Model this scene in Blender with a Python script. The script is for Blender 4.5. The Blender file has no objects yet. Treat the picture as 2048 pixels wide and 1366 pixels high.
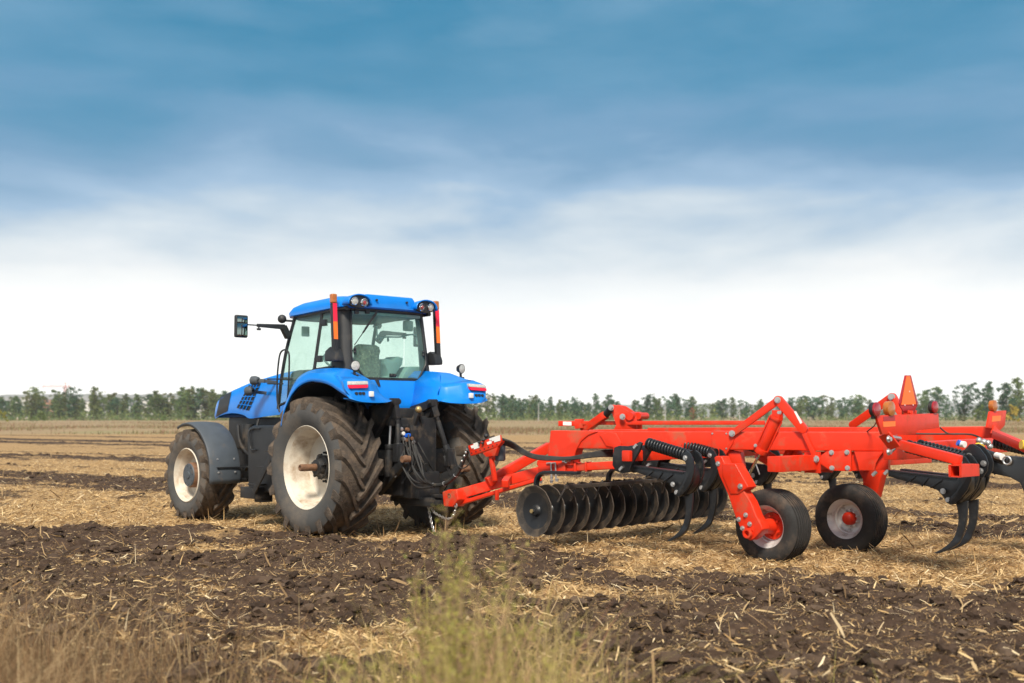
import bpy, bmesh, math, random
import numpy as np
from mathutils import Vector, Matrix, Quaternion

random.seed(7)
rng = np.random.default_rng(11)
sc = bpy.context.scene
COL = sc.collection
PI = math.pi

# ------------------------------------------------------------------ survey
# the photograph was surveyed once: focal length, eye height and horizon give
# the ray of a pixel, and V() meets that ray with a plane of the vehicle's own
# frame (x forward, y to the left, z up, origin under the rear axle)
F, EYE, HY, PX, PY = 2255.0, 1.65, 832.0, 1024.0, 683.0
PIT = math.atan((HY - PY) / F)
HEAD = math.radians(47.3)
FW = Vector((-math.cos(HEAD), math.sin(HEAD), 0))
LF = Vector((-math.sin(HEAD), -math.cos(HEAD), 0))
ORI = Vector((-2.775, 15.3, 0)) - LF * 1.22
VROT = PI - HEAD


def ray(px, py):
    a, b = (px - PX) / F, -(py - PY) / F
    c, s = math.cos(PIT), math.sin(PIT)
    return Vector((a, c - b * s, s + b * c))


def to_local(p):
    d = Vector((p[0], p[1], 0)) - ORI
    return Vector((d.dot(FW), d.dot(LF), p[2]))


def to_world(p):
    q = ORI + FW * p[0] + LF * p[1]
    return Vector((q.x, q.y, p[2]))


EYE_L = to_local((0, 0, EYE))


def V(px, py, x=None, y=None, z=None, D=None):
    d = ray(px, py)
    r = to_local(Vector((0, 0, EYE)) + d) - EYE_L
    if x is not None:
        t = (x - EYE_L.x) / r.x
    elif y is not None:
        t = (y - EYE_L.y) / r.y
    elif z is not None:
        t = (z - EYE_L.z) / r.z
    else:
        t = D / d.y
    return EYE_L + r * t


def VN(px, py, p0, n, off=0.0):
    d = ray(px, py)
    r = to_local(Vector((0, 0, EYE)) + d) - EYE_L
    t = (off - (EYE_L - p0).dot(n)) / r.dot(n)
    return EYE_L + r * t


# ------------------------------------------------------------------ materials
MATS = {}


def nt(m):
    m.use_nodes = True
    return m.node_tree.nodes, m.node_tree.links


def mat(name, col, rough=0.5, metal=0.0, var=0.12, scale=6.0, dirt=None, dirt_amt=0.0, dirt_scale=3.0,
        bump=0.0, bump_scale=40.0, coat=0.0, alpha=None, spec=0.5, low_dirt=None):
    m = bpy.data.materials.new(name)
    N, L = nt(m)
    b = N['Principled BSDF']
    b.inputs['Roughness'].default_value = rough
    b.inputs['Metallic'].default_value = metal
    b.inputs['Specular IOR Level'].default_value = spec
    if coat:
        b.inputs['Coat Weight'].default_value = coat
        b.inputs['Coat Roughness'].default_value = 0.12
    tc = N.new('ShaderNodeTexCoord')
    n1 = N.new('ShaderNodeTexNoise')
    n1.inputs['Scale'].default_value = scale
    n1.inputs['Detail'].default_value = 6
    L.new(tc.outputs['Object'], n1.inputs['Vector'])
    r = N.new('ShaderNodeValToRGB')
    c = Vector(col[:3])
    lo, hi = c * (1 - var), c * (1 + var)
    r.color_ramp.elements[0].position = 0.3
    r.color_ramp.elements[1].position = 0.7
    r.color_ramp.elements[0].color = (*lo, 1)
    r.color_ramp.elements[1].color = (*hi, 1)
    L.new(n1.outputs['Fac'], r.inputs['Fac'])
    out = r.outputs['Color']
    if dirt is not None:
        n2 = N.new('ShaderNodeTexNoise')
        n2.inputs['Scale'].default_value = dirt_scale
        n2.inputs['Detail'].default_value = 9
        n2.inputs['Roughness'].default_value = 0.68
        L.new(tc.outputs['Object'], n2.inputs['Vector'])
        r2 = N.new('ShaderNodeValToRGB')
        r2.color_ramp.elements[0].position = 0.62 - dirt_amt * 0.4
        r2.color_ramp.elements[1].position = 0.78 - dirt_amt * 0.3
        L.new(n2.outputs['Fac'], r2.inputs['Fac'])
        mx = N.new('ShaderNodeMix')
        mx.data_type = 'RGBA'
        L.new(r2.outputs['Color'], mx.inputs['Factor'])
        L.new(out, mx.inputs['A'])
        mx.inputs['B'].default_value = (*dirt, 1)
        out = mx.outputs['Result']
        ma = N.new('ShaderNodeMath')
        ma.operation = 'MULTIPLY_ADD'
        ma.inputs[1].default_value = 0.85 - rough
        ma.inputs[2].default_value = rough
        L.new(r2.outputs['Color'], ma.inputs[0])
        L.new(ma.outputs[0], b.inputs['Roughness'])
    L.new(out, b.inputs['Base Color'])
    if bump:
        n3 = N.new('ShaderNodeTexNoise')
        n3.inputs['Scale'].default_value = bump_scale
        n3.inputs['Detail'].default_value = 8
        L.new(tc.outputs['Object'], n3.inputs['Vector'])
        bp = N.new('ShaderNodeBump')
        bp.inputs['Strength'].default_value = bump
        bp.inputs['Distance'].default_value = 0.02
        L.new(n3.outputs['Fac'], bp.inputs['Height'])
        L.new(bp.outputs['Normal'], b.inputs['Normal'])
    MATS[name] = m
    return m


DUST = (0.24, 0.17, 0.105)
mat('blue_paint', (0.0, 0.195, 0.69), 0.36, var=0.06, coat=0.2, spec=0.4, dirt=(0.05, 0.22, 0.60), dirt_amt=0.05, dirt_scale=2.2)
mat('red_paint', (0.68, 0.030, 0.007), 0.42, var=0.08, coat=0.08, dirt=(0.44, 0.085, 0.040), dirt_amt=0.22, dirt_scale=4.5, spec=0.32)
mat('black_plastic', (0.016, 0.017, 0.019), 0.5, var=0.25, dirt=(0.07, 0.058, 0.046), dirt_amt=0.12)
mat('grey_plastic', (0.060, 0.072, 0.086), 0.55, var=0.12, dirt=(0.12, 0.10, 0.085), dirt_amt=0.18, dirt_scale=5, bump=0.15, bump_scale=120)
mat('chassis_black', (0.013, 0.013, 0.014), 0.6, var=0.4, dirt=(0.09, 0.066, 0.045), dirt_amt=0.22, dirt_scale=5)
mat('tool_black', (0.011, 0.012, 0.014), 0.38, var=0.25, dirt=(0.06, 0.052, 0.042), dirt_amt=0.12, dirt_scale=9)
mat('tread_rubber', (0.078, 0.062, 0.050), 0.9, var=0.22, scale=9, dirt=(0.145, 0.106, 0.076), dirt_amt=0.42, dirt_scale=7, bump=0.6, bump_scale=45, spec=0.2)
mat('side_rubber', (0.072, 0.070, 0.068), 0.85, var=0.12, scale=4, dirt=(0.13, 0.108, 0.088), dirt_amt=0.42, dirt_scale=2.2, bump=0.2, bump_scale=60, spec=0.25)
mat('small_tyre', (0.030, 0.028, 0.027), 0.75, var=0.25, scale=6, dirt=(0.105, 0.075, 0.055), dirt_amt=0.25, dirt_scale=3.5, bump=0.2, bump_scale=50, spec=0.3)
mat('rim_white', (0.60, 0.545, 0.455), 0.55, var=0.08, dirt=(0.42, 0.31, 0.21), dirt_amt=0.30, dirt_scale=3.0)
mat('rim_barrel', (0.60, 0.53, 0.43), 0.6, var=0.1, scale=5, dirt=(0.30, 0.20, 0.12), dirt_amt=0.36, dirt_scale=2.6)
mat('rim_silver', (0.66, 0.65, 0.63), 0.38, var=0.08, metal=0.35, dirt=(0.25, 0.20, 0.16), dirt_amt=0.2, dirt_scale=7)
mat('rust', (0.17, 0.085, 0.045), 0.8, var=0.3, scale=20)
mat('steel', (0.48, 0.47, 0.46), 0.35, metal=0.7, var=0.1)
mat('chrome', (0.75, 0.75, 0.77), 0.15, metal=1.0, var=0.03)
mat('disc_steel', (0.036, 0.028, 0.022), 0.62, var=0.35, scale=8, dirt=(0.10, 0.072, 0.048), dirt_amt=0.28, dirt_scale=8, bump=0.35, bump_scale=60)
mat('disc_edge', (0.10, 0.080, 0.062), 0.6, metal=0.2, var=0.3, scale=14)
mat('hose_rubber', (0.025, 0.024, 0.023), 0.6, var=0.25, dirt=(0.11, 0.085, 0.06), dirt_amt=0.2, dirt_scale=8)
mat('hose_grey', (0.034, 0.032, 0.030), 0.55, var=0.2, scale=15)
mat('amber_lens', (0.62, 0.11, 0.012), 0.28, var=0.25, scale=60, coat=0.4)
mat('amber_dark', (0.40, 0.12, 0.018), 0.3, var=0.2, scale=60, coat=0.4)
mat('red_lens', (0.30, 0.012, 0.018), 0.25, var=0.2, scale=60, coat=0.5)
mat('red_band', (0.82, 0.012, 0.05), 0.35, var=0.05)
mat('orange_band', (0.92, 0.17, 0.012), 0.4, var=0.05)
mat('sign_orange', (1.0, 0.16, 0.008), 0.42, var=0.04)
mat('sign_red', (0.38, 0.006, 0.012), 0.4, var=0.08)
mat('white_paint', (0.78, 0.76, 0.72), 0.5, var=0.06)
mat('white_lens', (0.50, 0.50, 0.47), 0.18, var=0.25, scale=60, coat=0.6)
mat('lamp_bowl', (0.35, 0.35, 0.34), 0.2, metal=0.7, var=0.3, scale=40)
mat('seat_fabric', (0.13, 0.15, 0.095), 0.9, var=0.5, scale=24, dirt=(0.52, 0.50, 0.34), dirt_amt=0.16, dirt_scale=26)
mat('cab_grey', (0.20, 0.31, 0.29), 0.7, var=0.12)
mat('blue_cap', (0.01, 0.12, 0.65), 0.35, var=0.05)
mat('yellow_cap', (0.8, 0.5, 0.03), 0.4, var=0.05)
mat('brass', (0.42, 0.30, 0.13), 0.4, metal=0.6, var=0.15)
mat('mirror_glass', (0.20, 0.26, 0.25), 0.03, metal=1.0, var=0.02)
mat('mesh_black', (0.01, 0.012, 0.016), 0.7, var=0.2)


def glass_mat():
    m = bpy.data.materials.new('tinted_glass')
    N, L = nt(m)
    N.remove(N['Principled BSDF'])
    o = N['Material Output']
    tr = N.new('ShaderNodeBsdfTransparent')
    gl = N.new('ShaderNodeBsdfGlossy')
    gl.inputs['Roughness'].default_value = 0.02
    df = N.new('ShaderNodeBsdfDiffuse')
    df.inputs['Color'].default_value = (0.42, 0.66, 0.59, 1)  # pale teal diffuse layer paints in the veil of reflection on the panes
    tc = N.new('ShaderNodeTexCoord')
    n1 = N.new('ShaderNodeTexNoise')
    n1.inputs['Scale'].default_value = 3.0
    n1.inputs['Detail'].default_value = 7
    L.new(tc.outputs['Object'], n1.inputs['Vector'])
    r = N.new('ShaderNodeValToRGB')
    r.color_ramp.elements[0].color = (0.85, 0.97, 0.92, 1)
    r.color_ramp.elements[1].color = (0.80, 0.94, 0.88, 1)
    L.new(n1.outputs['Fac'], r.inputs['Fac'])
    L.new(r.outputs['Color'], tr.inputs['Color'])
    mr = N.new('ShaderNodeMapRange')
    mr.inputs['From Min'].default_value = 0.35
    mr.inputs['From Max'].default_value = 0.75
    mr.inputs['To Min'].default_value = 0.10
    mr.inputs['To Max'].default_value = 0.18
    L.new(n1.outputs['Fac'], mr.inputs['Value'])
    m1 = N.new('ShaderNodeMixShader')
    L.new(mr.outputs['Result'], m1.inputs['Fac'])
    L.new(tr.outputs[0], m1.inputs[1])
    L.new(df.outputs[0], m1.inputs[2])
    lw = N.new('ShaderNodeLayerWeight')
    pw = N.new('ShaderNodeMath')
    pw.operation = 'POWER'
    pw.inputs[1].default_value = 4.0
    L.new(lw.outputs['Facing'], pw.inputs[0])
    fr = N.new('ShaderNodeMath')
    fr.operation = 'MULTIPLY_ADD'
    fr.inputs[1].default_value = 0.6
    fr.inputs[2].default_value = 0.03
    L.new(pw.outputs[0], fr.inputs[0])
    m2 = N.new('ShaderNodeMixShader')
    L.new(fr.outputs[0], m2.inputs['Fac'])
    L.new(m1.outputs[0], m2.inputs[1])
    L.new(gl.outputs[0], m2.inputs[2])
    L.new(m2.outputs[0], o.inputs['Surface'])
    MATS['tinted_glass'] = m


glass_mat()


# ------------------------------------------------------------------ mesh builder
def frame(axis, up=(0, 0, 1)):
    z = Vector(axis).normalized()
    u = Vector(up)
    if abs(z.dot(u.normalized())) > 0.98:
        u = Vector((1, 0, 0)) if abs(z.x) < 0.9 else Vector((0, 1, 0))
    x = u.cross(z).normalized()
    y = z.cross(x)
    return x, y, z


def smooth_path(pts, k=5):
    pts = [Vector(p) for p in pts]
    out = []
    n = len(pts)
    for i in range(n - 1):
        p0, p1, p2, p3 = pts[max(i - 1, 0)], pts[i], pts[i + 1], pts[min(i + 2, n - 1)]
        for j in range(k):
            t = j / k
            out.append(0.5 * ((2 * p1) + (p2 - p0) * t + (2 * p0 - 5 * p1 + 4 * p2 - p3) * t * t + (3 * p1 - p0 - 3 * p2 + p3) * t ** 3))
    out.append(pts[-1])
    return out


class MB:
    def __init__(s):
        s.bm = bmesh.new()
        s.n0 = 0

    def mark(s, i):
        # faces added since the last mark take material slot i
        fs = list(s.bm.faces)
        for f in fs[s.n0:]:
            f.material_index = i
        s.n0 = len(fs)
        return s

    def face(s, vs):
        try:
            return s.bm.faces.new(vs)
        except ValueError:
            return None

    def hexa(s, pts):
        v = [s.bm.verts.new(p) for p in pts]
        for f in ((0, 3, 2, 1), (4, 5, 6, 7), (0, 1, 5, 4), (1, 2, 6, 5), (2, 3, 7, 6), (3, 0, 4, 7)):
            s.face([v[i] for i in f])
        return s

    def box(s, c, size, ax=None):
        c = Vector(c)
        X, Y, Z = ax if ax else (Vector((1, 0, 0)), Vector((0, 1, 0)), Vector((0, 0, 1)))
        a, b, d = size[0] / 2, size[1] / 2, size[2] / 2
        return s.hexa([c + X * i * a + Y * j * b + Z * k * d for k in (-1, 1) for i, j in ((-1, -1), (1, -1), (1, 1), (-1, 1))])

    def bar(s, p, q, w, h, up=(0, 0, 1), w2=None, h2=None):
        p, q = Vector(p), Vector(q)
        x, y, z = frame(q - p, up)
        w2, h2 = w2 or w, h2 or h
        pts = []
        for c, a, b in ((p, w, h), (q, w2, h2)):
            pts += [c + x * i * a / 2 + y * j * b / 2 for i, j in ((-1, -1), (1, -1), (1, 1), (-1, 1))]
        return s.hexa(pts)

    def prism(s, pts, vec):
        vec = Vector(vec)
        a = [s.bm.verts.new(Vector(p)) for p in pts]
        b = [s.bm.verts.new(Vector(p) + vec) for p in pts]
        n = len(a)
        s.face(a[::-1])
        s.face(b)
        for i in range(n):
            s.face([a[i], a[(i + 1) % n], b[(i + 1) % n], b[i]])
        return s

    def sheet(s, pts):
        s.face([s.bm.verts.new(Vector(p)) for p in pts])
        return s

    def grid(s, rows, closed=False):
        vs = [[s.bm.verts.new(Vector(p)) for p in r] for r in rows]
        n = len(vs[0])
        for i in range(len(vs) - 1):
            for j in range(n if closed else n - 1):
                k = (j + 1) % n
                s.face([vs[i][j], vs[i][k], vs[i + 1][k], vs[i + 1][j]])
        return vs

    def tube(s, pts, r, n=8, closed=False, caps=True, flat=1.0):
        pts = [Vector(p) for p in pts]
        m = len(pts)
        rs = r if isinstance(r, (list, tuple)) else [r] * m
        x = None
        rings = []
        for i in range(m):
            if closed:
                t = pts[(i + 1) % m] - pts[i - 1]
            else:
                t = pts[min(i + 1, m - 1)] - pts[max(i - 1, 0)]
            t.normalize()
            if x is None:
                x = frame(t)[0]
            x = (x - t * x.dot(t)).normalized()
            y = t.cross(x)
            rings.append([s.bm.verts.new(pts[i] + x * math.cos(2 * PI * k / n) * rs[i] + y * math.sin(2 * PI * k / n) * rs[i] * flat) for k in range(n)])
        for i in range(m if closed else m - 1):
            A, B = rings[i], rings[(i + 1) % m]
            for k in range(n):
                s.face([A[k], A[(k + 1) % n], B[(k + 1) % n], B[k]])
        if caps and not closed:
            s.face(rings[0][::-1])
            s.face(rings[-1])
        return s

    def cyl(s, p, q, r, n=20, r2=None):
        return s.tube([p, q], [r, r if r2 is None else r2], n)

    def lathe(s, prof, o, axis, n=48, closed=False, cap=True):
        o = Vector(o)
        x, y, z = frame(axis)
        rings = []
        for t, r in prof:
            if r < 1e-6:
                rings.append([s.bm.verts.new(o + z * t)])
            else:
                rings.append([s.bm.verts.new(o + z * t + x * math.cos(2 * PI * k / n) * r + y * math.sin(2 * PI * k / n) * r) for k in range(n)])
        m = len(rings)
        for i in range(m if closed else m - 1):
            A, B = rings[i], rings[(i + 1) % m]
            for k in range(n):
                k2 = (k + 1) % n
                if len(A) == 1 and len(B) == 1:
                    continue
                if len(A) == 1:
                    s.face([A[0], B[k], B[k2]])
                elif len(B) == 1:
                    s.face([A[k], B[0], A[k2]])
                else:
                    s.face([A[k], B[k], B[k2], A[k2]])
        return s

    def ball(s, c, r, sx=1, sy=1, sz=1, seg=14):
        mtx = Matrix.Translation(Vector(c)) @ Matrix.Diagonal((r * sx, r * sy, r * sz, 1))
        bmesh.ops.create_uvsphere(s.bm, u_segments=seg, v_segments=seg // 2 + 1, radius=1, matrix=mtx)
        return s

    def bolt(s, p, axis, r=0.014, h=0.016, washer=True):
        a = Vector(axis).normalized()
        p = Vector(p)
        if washer:
            s.cyl(p - a * 0.004, p + a * 0.005, r * 1.45, 12)
        s.cyl(p + a * 0.003, p + a * h, r, 6)
        return s

    def torus(s, c, ax, R, r, n=14, k=6, sx=1.0):
        x, y, z = frame(ax)
        pts = [Vector(c) + x * math.cos(2 * PI * i / n) * R * sx + y * math.sin(2 * PI * i / n) * R for i in range(n)]
        return s.tube(pts, r, k, closed=True)

    def mirror_y(s, y0=0.0):
        for v in s.bm.verts:
            v.co.y = 2 * y0 - v.co.y
        bmesh.ops.reverse_faces(s.bm, faces=s.bm.faces)
        return s

    def pieces(s):
        # loose pieces whose bounding boxes touch belong together (a bolt and its washer)
        bm = s.bm
        bm.verts.ensure_lookup_table()
        seen, groups = set(), []
        for v in bm.verts:
            if v.index in seen:
                continue
            st, isl = [v], []
            seen.add(v.index)
            while st:
                q = st.pop()
                isl.append(q)
                for e in q.link_edges:
                    w = e.other_vert(q)
                    if w.index not in seen:
                        seen.add(w.index)
                        st.append(w)
            lo = Vector([min(q.co[k] for q in isl) for k in range(3)])
            hi = Vector([max(q.co[k] for q in isl) for k in range(3)])
            groups.append([lo, hi, {q.index for q in isl}])
        done = False
        while not done:
            done = True
            for i in range(len(groups)):
                for j in range(i + 1, len(groups)):
                    a, b = groups[i], groups[j]
                    if all(a[0][k] <= b[1][k] + 0.001 and b[0][k] <= a[1][k] + 0.001 for k in range(3)):
                        groups[i] = [Vector(map(min, a[0], b[0])), Vector(map(max, a[1], b[1])), a[2] | b[2]]
                        del groups[j]
                        done = False
                        break
                if not done:
                    break
        return [g[2] for g in groups]

    def build_each(s, name, material, parent=None, **kw):
        s.bm.verts.index_update()
        gs = s.pieces()
        first = None
        for g in gs:
            b = MB()
            b.bm.free()
            b.bm = s.bm.copy()
            b.bm.verts.ensure_lookup_table()
            bmesh.ops.delete(b.bm, geom=[v for v in b.bm.verts if v.index not in g], context='VERTS')
            o = b.build(name, material, parent, **kw)
            first = first or o
        s.bm.free()
        return first

    def build(s, name, material, parent=None, off=None, bev=0.0, seg=2, ang=38, world=False):
        bm = s.bm
        bmesh.ops.recalc_face_normals(bm, faces=bm.faces)
        if bev:
            es = [e for e in bm.edges if len(e.link_faces) == 2 and e.calc_face_angle(0) > math.radians(35)]
            bmesh.ops.bevel(bm, geom=es, offset=bev, segments=seg, affect='EDGES', clamp_overlap=True, profile=0.6)
        for f in bm.faces:
            f.smooth = True
        for e in bm.edges:
            if len(e.link_faces) == 2 and e.calc_face_angle(0) > math.radians(ang):
                e.smooth = False
        me = bpy.data.meshes.new(name)
        bm.to_mesh(me)
        bm.free()
        o = bpy.data.objects.new(name, me)
        COL.objects.link(o)
        for mm in (material if isinstance(material, (list, tuple)) else [material]):
            me.materials.append(MATS[mm])
        if parent is not None:
            o.parent = parent
            base = OFF.get(parent.name, Vector((0, 0, 0)))
            OFF[o.name] = base
            if base.length:
                me.transform(Matrix.Translation(-base))
        return o


OFF = {}


def tag(o, label=None, cat=None, group=None, kind=None):
    if label:
        o['label'] = label
    if cat:
        o['category'] = cat
    if group:
        o['group'] = group
    if kind:
        o['kind'] = kind
    return o


def vehicle_root(name, at, label, cat):
    at = Vector(at)
    o = bpy.data.objects.new(name, None)
    COL.objects.link(o)
    o.empty_display_size = 0.3
    o.location = to_world((at.x, at.y, 0))
    o.rotation_euler = (0, 0, VROT)
    OFF[o.name] = Vector((at.x, at.y, 0))
    return tag(o, label, cat)


def part_root(name, parent):
    o = bpy.data.objects.new(name, None)
    COL.objects.link(o)
    o.parent = parent
    OFF[o.name] = OFF.get(parent.name, Vector((0, 0, 0)))
    return o


def hermite(rows, k):
    return [smooth_path(r, k) for r in rows]
# ------------------------------------------------------------------ tractor
TR = vehicle_root('tractor', (1.2, 0, 0), 'large blue farm tractor with a glazed cab, seen from behind at left', 'tractor')


def farm_tyre(mb, c, R, hw, rr, lugs, lug_h, lug_w, sgn=1):
    """carcass + chevron lugs, axis along y, centre c"""
    c = Vector(c)
    Rc = R - lug_h
    prof = [(-hw * 0.80, rr), (-hw * 0.90, rr + 0.05), (-hw * 1.0, rr + (Rc - rr) * 0.42), (-hw * 1.0, rr + (Rc - rr) * 0.62), (-hw * 0.95, Rc - 0.075),
            (-hw * 0.88, Rc - 0.03)]
    tread = [(-hw * 0.86, Rc - 0.022), (-hw * 0.55, Rc - 0.006), (0, Rc), (hw * 0.55, Rc - 0.006), (hw * 0.86, Rc - 0.022)]
    mb.lathe(prof, c, (0, 1, 0), 72)
    mb.lathe([(-t, r) for t, r in prof], c, (0, 1, 0), 72)
    mb.mark(0)
    mb.lathe([prof[-1]] + tread + [(-prof[-1][0], prof[-1][1])], c, (0, 1, 0), 72)
    # each lug sweeps from the centre line out and back over the shoulder
    for side in (-1, 1):
        for k in range(lugs):
            a0 = 2 * PI * (k + (0.5 if side > 0 else 0)) / lugs
            secs = []
            path = [(-0.05, 0.0, 0), (0.16, 0.06, 0), (0.4, 0.17, 0), (0.64, 0.27, 0), (0.84, 0.335, 0), (0.965, 0.365, 0.010), (1.0, 0.372, 0.055)]
            for i, (t, da, drop) in enumerate(path):
                a = a0 + sgn * da * (1.93 / (2 * R)) * 1.35
                y = side * hw * t
                rb = (Rc - 0.03 - drop) if t < 0.9 else (Rc - 0.055 - drop * 1.2)
                rt = R - 0.012 * t - drop * (1.0 if t < 0.99 else 1.05)
                w = lug_w * (0.8 + 0.35 * t)
                secs.append((a, y, rb, rt, w))
            rows = []
            for a, y, rb, rt, w in secs:
                row = []
                for r_, s_ in ((rb, -0.72), (rt, -0.42), (rt, 0.42), (rb, 0.72)):
                    aa = a + s_ * w / R
                    row.append(c + Vector((math.sin(aa) * r_, y, math.cos(aa) * r_)))
                rows.append(row)
            vs = mb.grid(rows)
            mb.face(vs[0])
            mb.face(vs[-1])
    mb.mark(1)
    return mb


def rear_wheel(sy, cy, near):
    w = part_root('rear_wheel', TR)
    c = Vector((0, cy, 0.955))
    farm_tyre(MB(), c, 0.965, 0.335, 0.555, 19, 0.062, 0.098).build('tyre', ('side_rubber', 'tread_rubber'), w, ang=30)
    f = cy + sy * 0.27
    prof = [(0.0, 0.575), (0.015, 0.562), (-0.012, 0.545), (-0.04, 0.525), (-0.055, 0.508), (-0.10, 0.500), (-0.11, 0.490), (-0.19, 0.484), (-0.20, 0.474), (-0.30, 0.468), (-0.335, 0.462)]
    disc = [(-0.335, 0.462), (-0.352, 0.44), (-0.355, 0.38), (-0.33, 0.25), (-0.315, 0.19), (-0.315, 0.0)]
    m = MB().lathe([(t * sy, r) for t, r in prof[:4]], (0, f, c.z), (0, 1, 0), 64)
    m.mark(0)
    m.lathe([(t * sy, r) for t, r in prof[3:]], (0, f, c.z), (0, 1, 0), 64)
    m.mark(1)
    m.lathe([(t * sy, r) for t, r in disc], (0, f, c.z), (0, 1, 0), 64)
    m.lathe([(t * sy, r) for t, r in [(0.0, 0.575), (-0.06, 0.565), (-0.54, 0.565), (-0.54, 0.5)]], (0, f, c.z), (0, 1, 0), 64)
    m.mark(0)
    m.build('rim', ('rim_white', 'rim_barrel'), w, ang=45)
    h = MB()
    o = Vector((0, f - sy * 0.255, c.z))
    h.cyl(o - Vector((0, sy * 0.06, 0)), o + Vector((0, sy * 0.03, 0)), 0.16, 28)
    h.cyl(o + Vector((0, sy * 0.03, 0)), o + Vector((0, sy * 0.11, 0)), 0.125, 24, 0.105)
    for k in range(10):
        a = 2 * PI * k / 10
        p = Vector((math.sin(a), 0, math.cos(a)))
        h.bolt(o + p * 0.195 - Vector((0, sy * 0.06, 0)), (0, sy, 0), 0.016, 0.05)
        if k % 2 == 0:
            h.bar(o + p * 0.10 + Vector((0, sy * 0.07, 0)), o + p * 0.155 + Vector((0, sy * 0.05, 0)), 0.03, 0.06, up=(0, 1, 0))
    h.build('hub', 'chassis_black', w, bev=0.003)
    if near:
        s_ = MB()
        p = o + Vector((0, 0.06, 0))
        s_.lathe([(0, 0.0), (0, 0.048), (0.285, 0.048), (0.297, 0.042), (0.297, 0.026), (0.285, 0.024), (0.285, 0)], p, (0, 1, 0), 24)
        s_.build('axle_shaft', 'rust', w)


rear_wheel(1, 0.95, True)
rear_wheel(-1, -1.105, False)


def front_wheel(sy, cy):
    w = part_root('front_wheel', TR)
    c = Vector((3.45, cy, 0.722))
    farm_tyre(MB(), c, 0.73, 0.275, 0.405, 16, 0.050, 0.082).build('tyre', ('side_rubber', 'tread_rubber'), w, ang=30)
    f = cy + sy * 0.235
    prof = [(0.0, 0.425), (0.012, 0.413), (-0.012, 0.398), (-0.05, 0.378), (-0.07, 0.36), (-0.15, 0.35), (-0.165, 0.335), (-0.20, 0.325), (-0.215, 0.28),
            (-0.20, 0.21), (-0.19, 0.17), (-0.19, 0)]
    m = MB().lathe([(t * sy, r) for t, r in prof[:4]], (3.45, f, c.z), (0, 1, 0), 56)
    m.mark(0)
    m.lathe([(t * sy, r) for t, r in prof[3:8]], (3.45, f, c.z), (0, 1, 0), 56)
    m.mark(1)
    m.lathe([(t * sy, r) for t, r in prof[7:]], (3.45, f, c.z), (0, 1, 0), 56)
    m.lathe([(t * sy, r) for t, r in [(0.0, 0.425), (-0.05, 0.415), (-0.45, 0.415), (-0.45, 0.36)]], (3.45, f, c.z), (0, 1, 0), 56)
    m.mark(0)
    m.build('rim', ('rim_white', 'rim_barrel'), w, ang=45)
    h = MB()
    h.lathe([(t * sy, r) for t, r in [(-0.19, 0.20), (-0.06, 0.195), (-0.045, 0.185)]], (3.45, f, c.z), (0, 1, 0), 36)
    h.mark(1)
    h.lathe([(t * sy, r) for t, r in [(-0.045, 0.185), (-0.03, 0.175), (-0.03, 0.06), (-0.015, 0.055), (-0.015, 0.0)]], (3.45, f, c.z), (0, 1, 0), 36)
    for k in range(8):
        a = 2 * PI * k / 8 + 0.2
        h.bolt(Vector((3.45 + math.sin(a) * 0.145, f - sy * 0.03, c.z + math.cos(a) * 0.145)), (0, sy, 0), 0.010, 0.012, False)
    h.mark(0)
    h.build('hub', ('grey_plastic', 'rust'), w)
    # mudguard: a curved sheet following the tyre from in front of the top to the rear
    R = 0.83
    y0, y1 = cy - sy * 0.255, cy + sy * 0.255
    rows = []
    for i in range(23):
        a = math.radians(-22 + i * (118 / 22.0))         # angle from the top towards the rear
        rr = R + 0.02 * math.cos(a)
        cxz = Vector((3.45 - math.sin(a) * rr, 0, 0.70 + math.cos(a) * rr))
        n = Vector((-math.sin(a), 0, math.cos(a)))
        row = []
        for t, dn in ((0, -0.05), (0.0, -0.012), (0.05, 0.0), (0.35, 0.012), (0.65, 0.012), (0.95, 0.0), (1.0, -0.012), (1.0, -0.05)):
            q = cxz + n * dn
            row.append(Vector((q.x, y0 + (y1 - y0) * t, q.z)))
        rows.append(row)
    g = MB()
    g.grid(rows)
    o = g.build('front_mudguard', 'grey_plastic', TR, ang=50)
    md = o.modifiers.new('thick', 'SOLIDIFY')
    md.thickness = 0.014
    md.offset = -1
    k = MB()
    a = math.radians(78)
    for yy in (0.25, 0.8):
        y = y1 + (y0 - y1) * yy
        for aa in (70, 84):
            aa = math.radians(aa)
            p = Vector((3.45 - math.sin(aa) * (R + 0.014), y, 0.70 + math.cos(aa) * (R + 0.014)))
            k.bolt(p, (-math.sin(aa), 0, math.cos(aa)), 0.011, 0.012)
    k.build_each('mudguard_bolt', 'steel', o)
    s_ = MB()
    aa = math.radians(79)
    p = Vector((3.45 - math.sin(aa) * (R + 0.022), 0, 0.70 + math.cos(aa) * (R + 0.022)))
    s_.bar(p + Vector((0, y1 - sy * 0.10, 0)), p + Vector((0, y0 - sy * 0.1, 0)), 0.03, 0.018)
    s_.bar(p + Vector((0, y0 - sy * 0.10, 0)), Vector((3.05, sy * 0.42, 0.78)), 0.04, 0.03)
    s_.build('mudguard_stay', 'black_plastic', o)


front_wheel(1, 0.992)
front_wheel(-1, -1.10)

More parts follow.
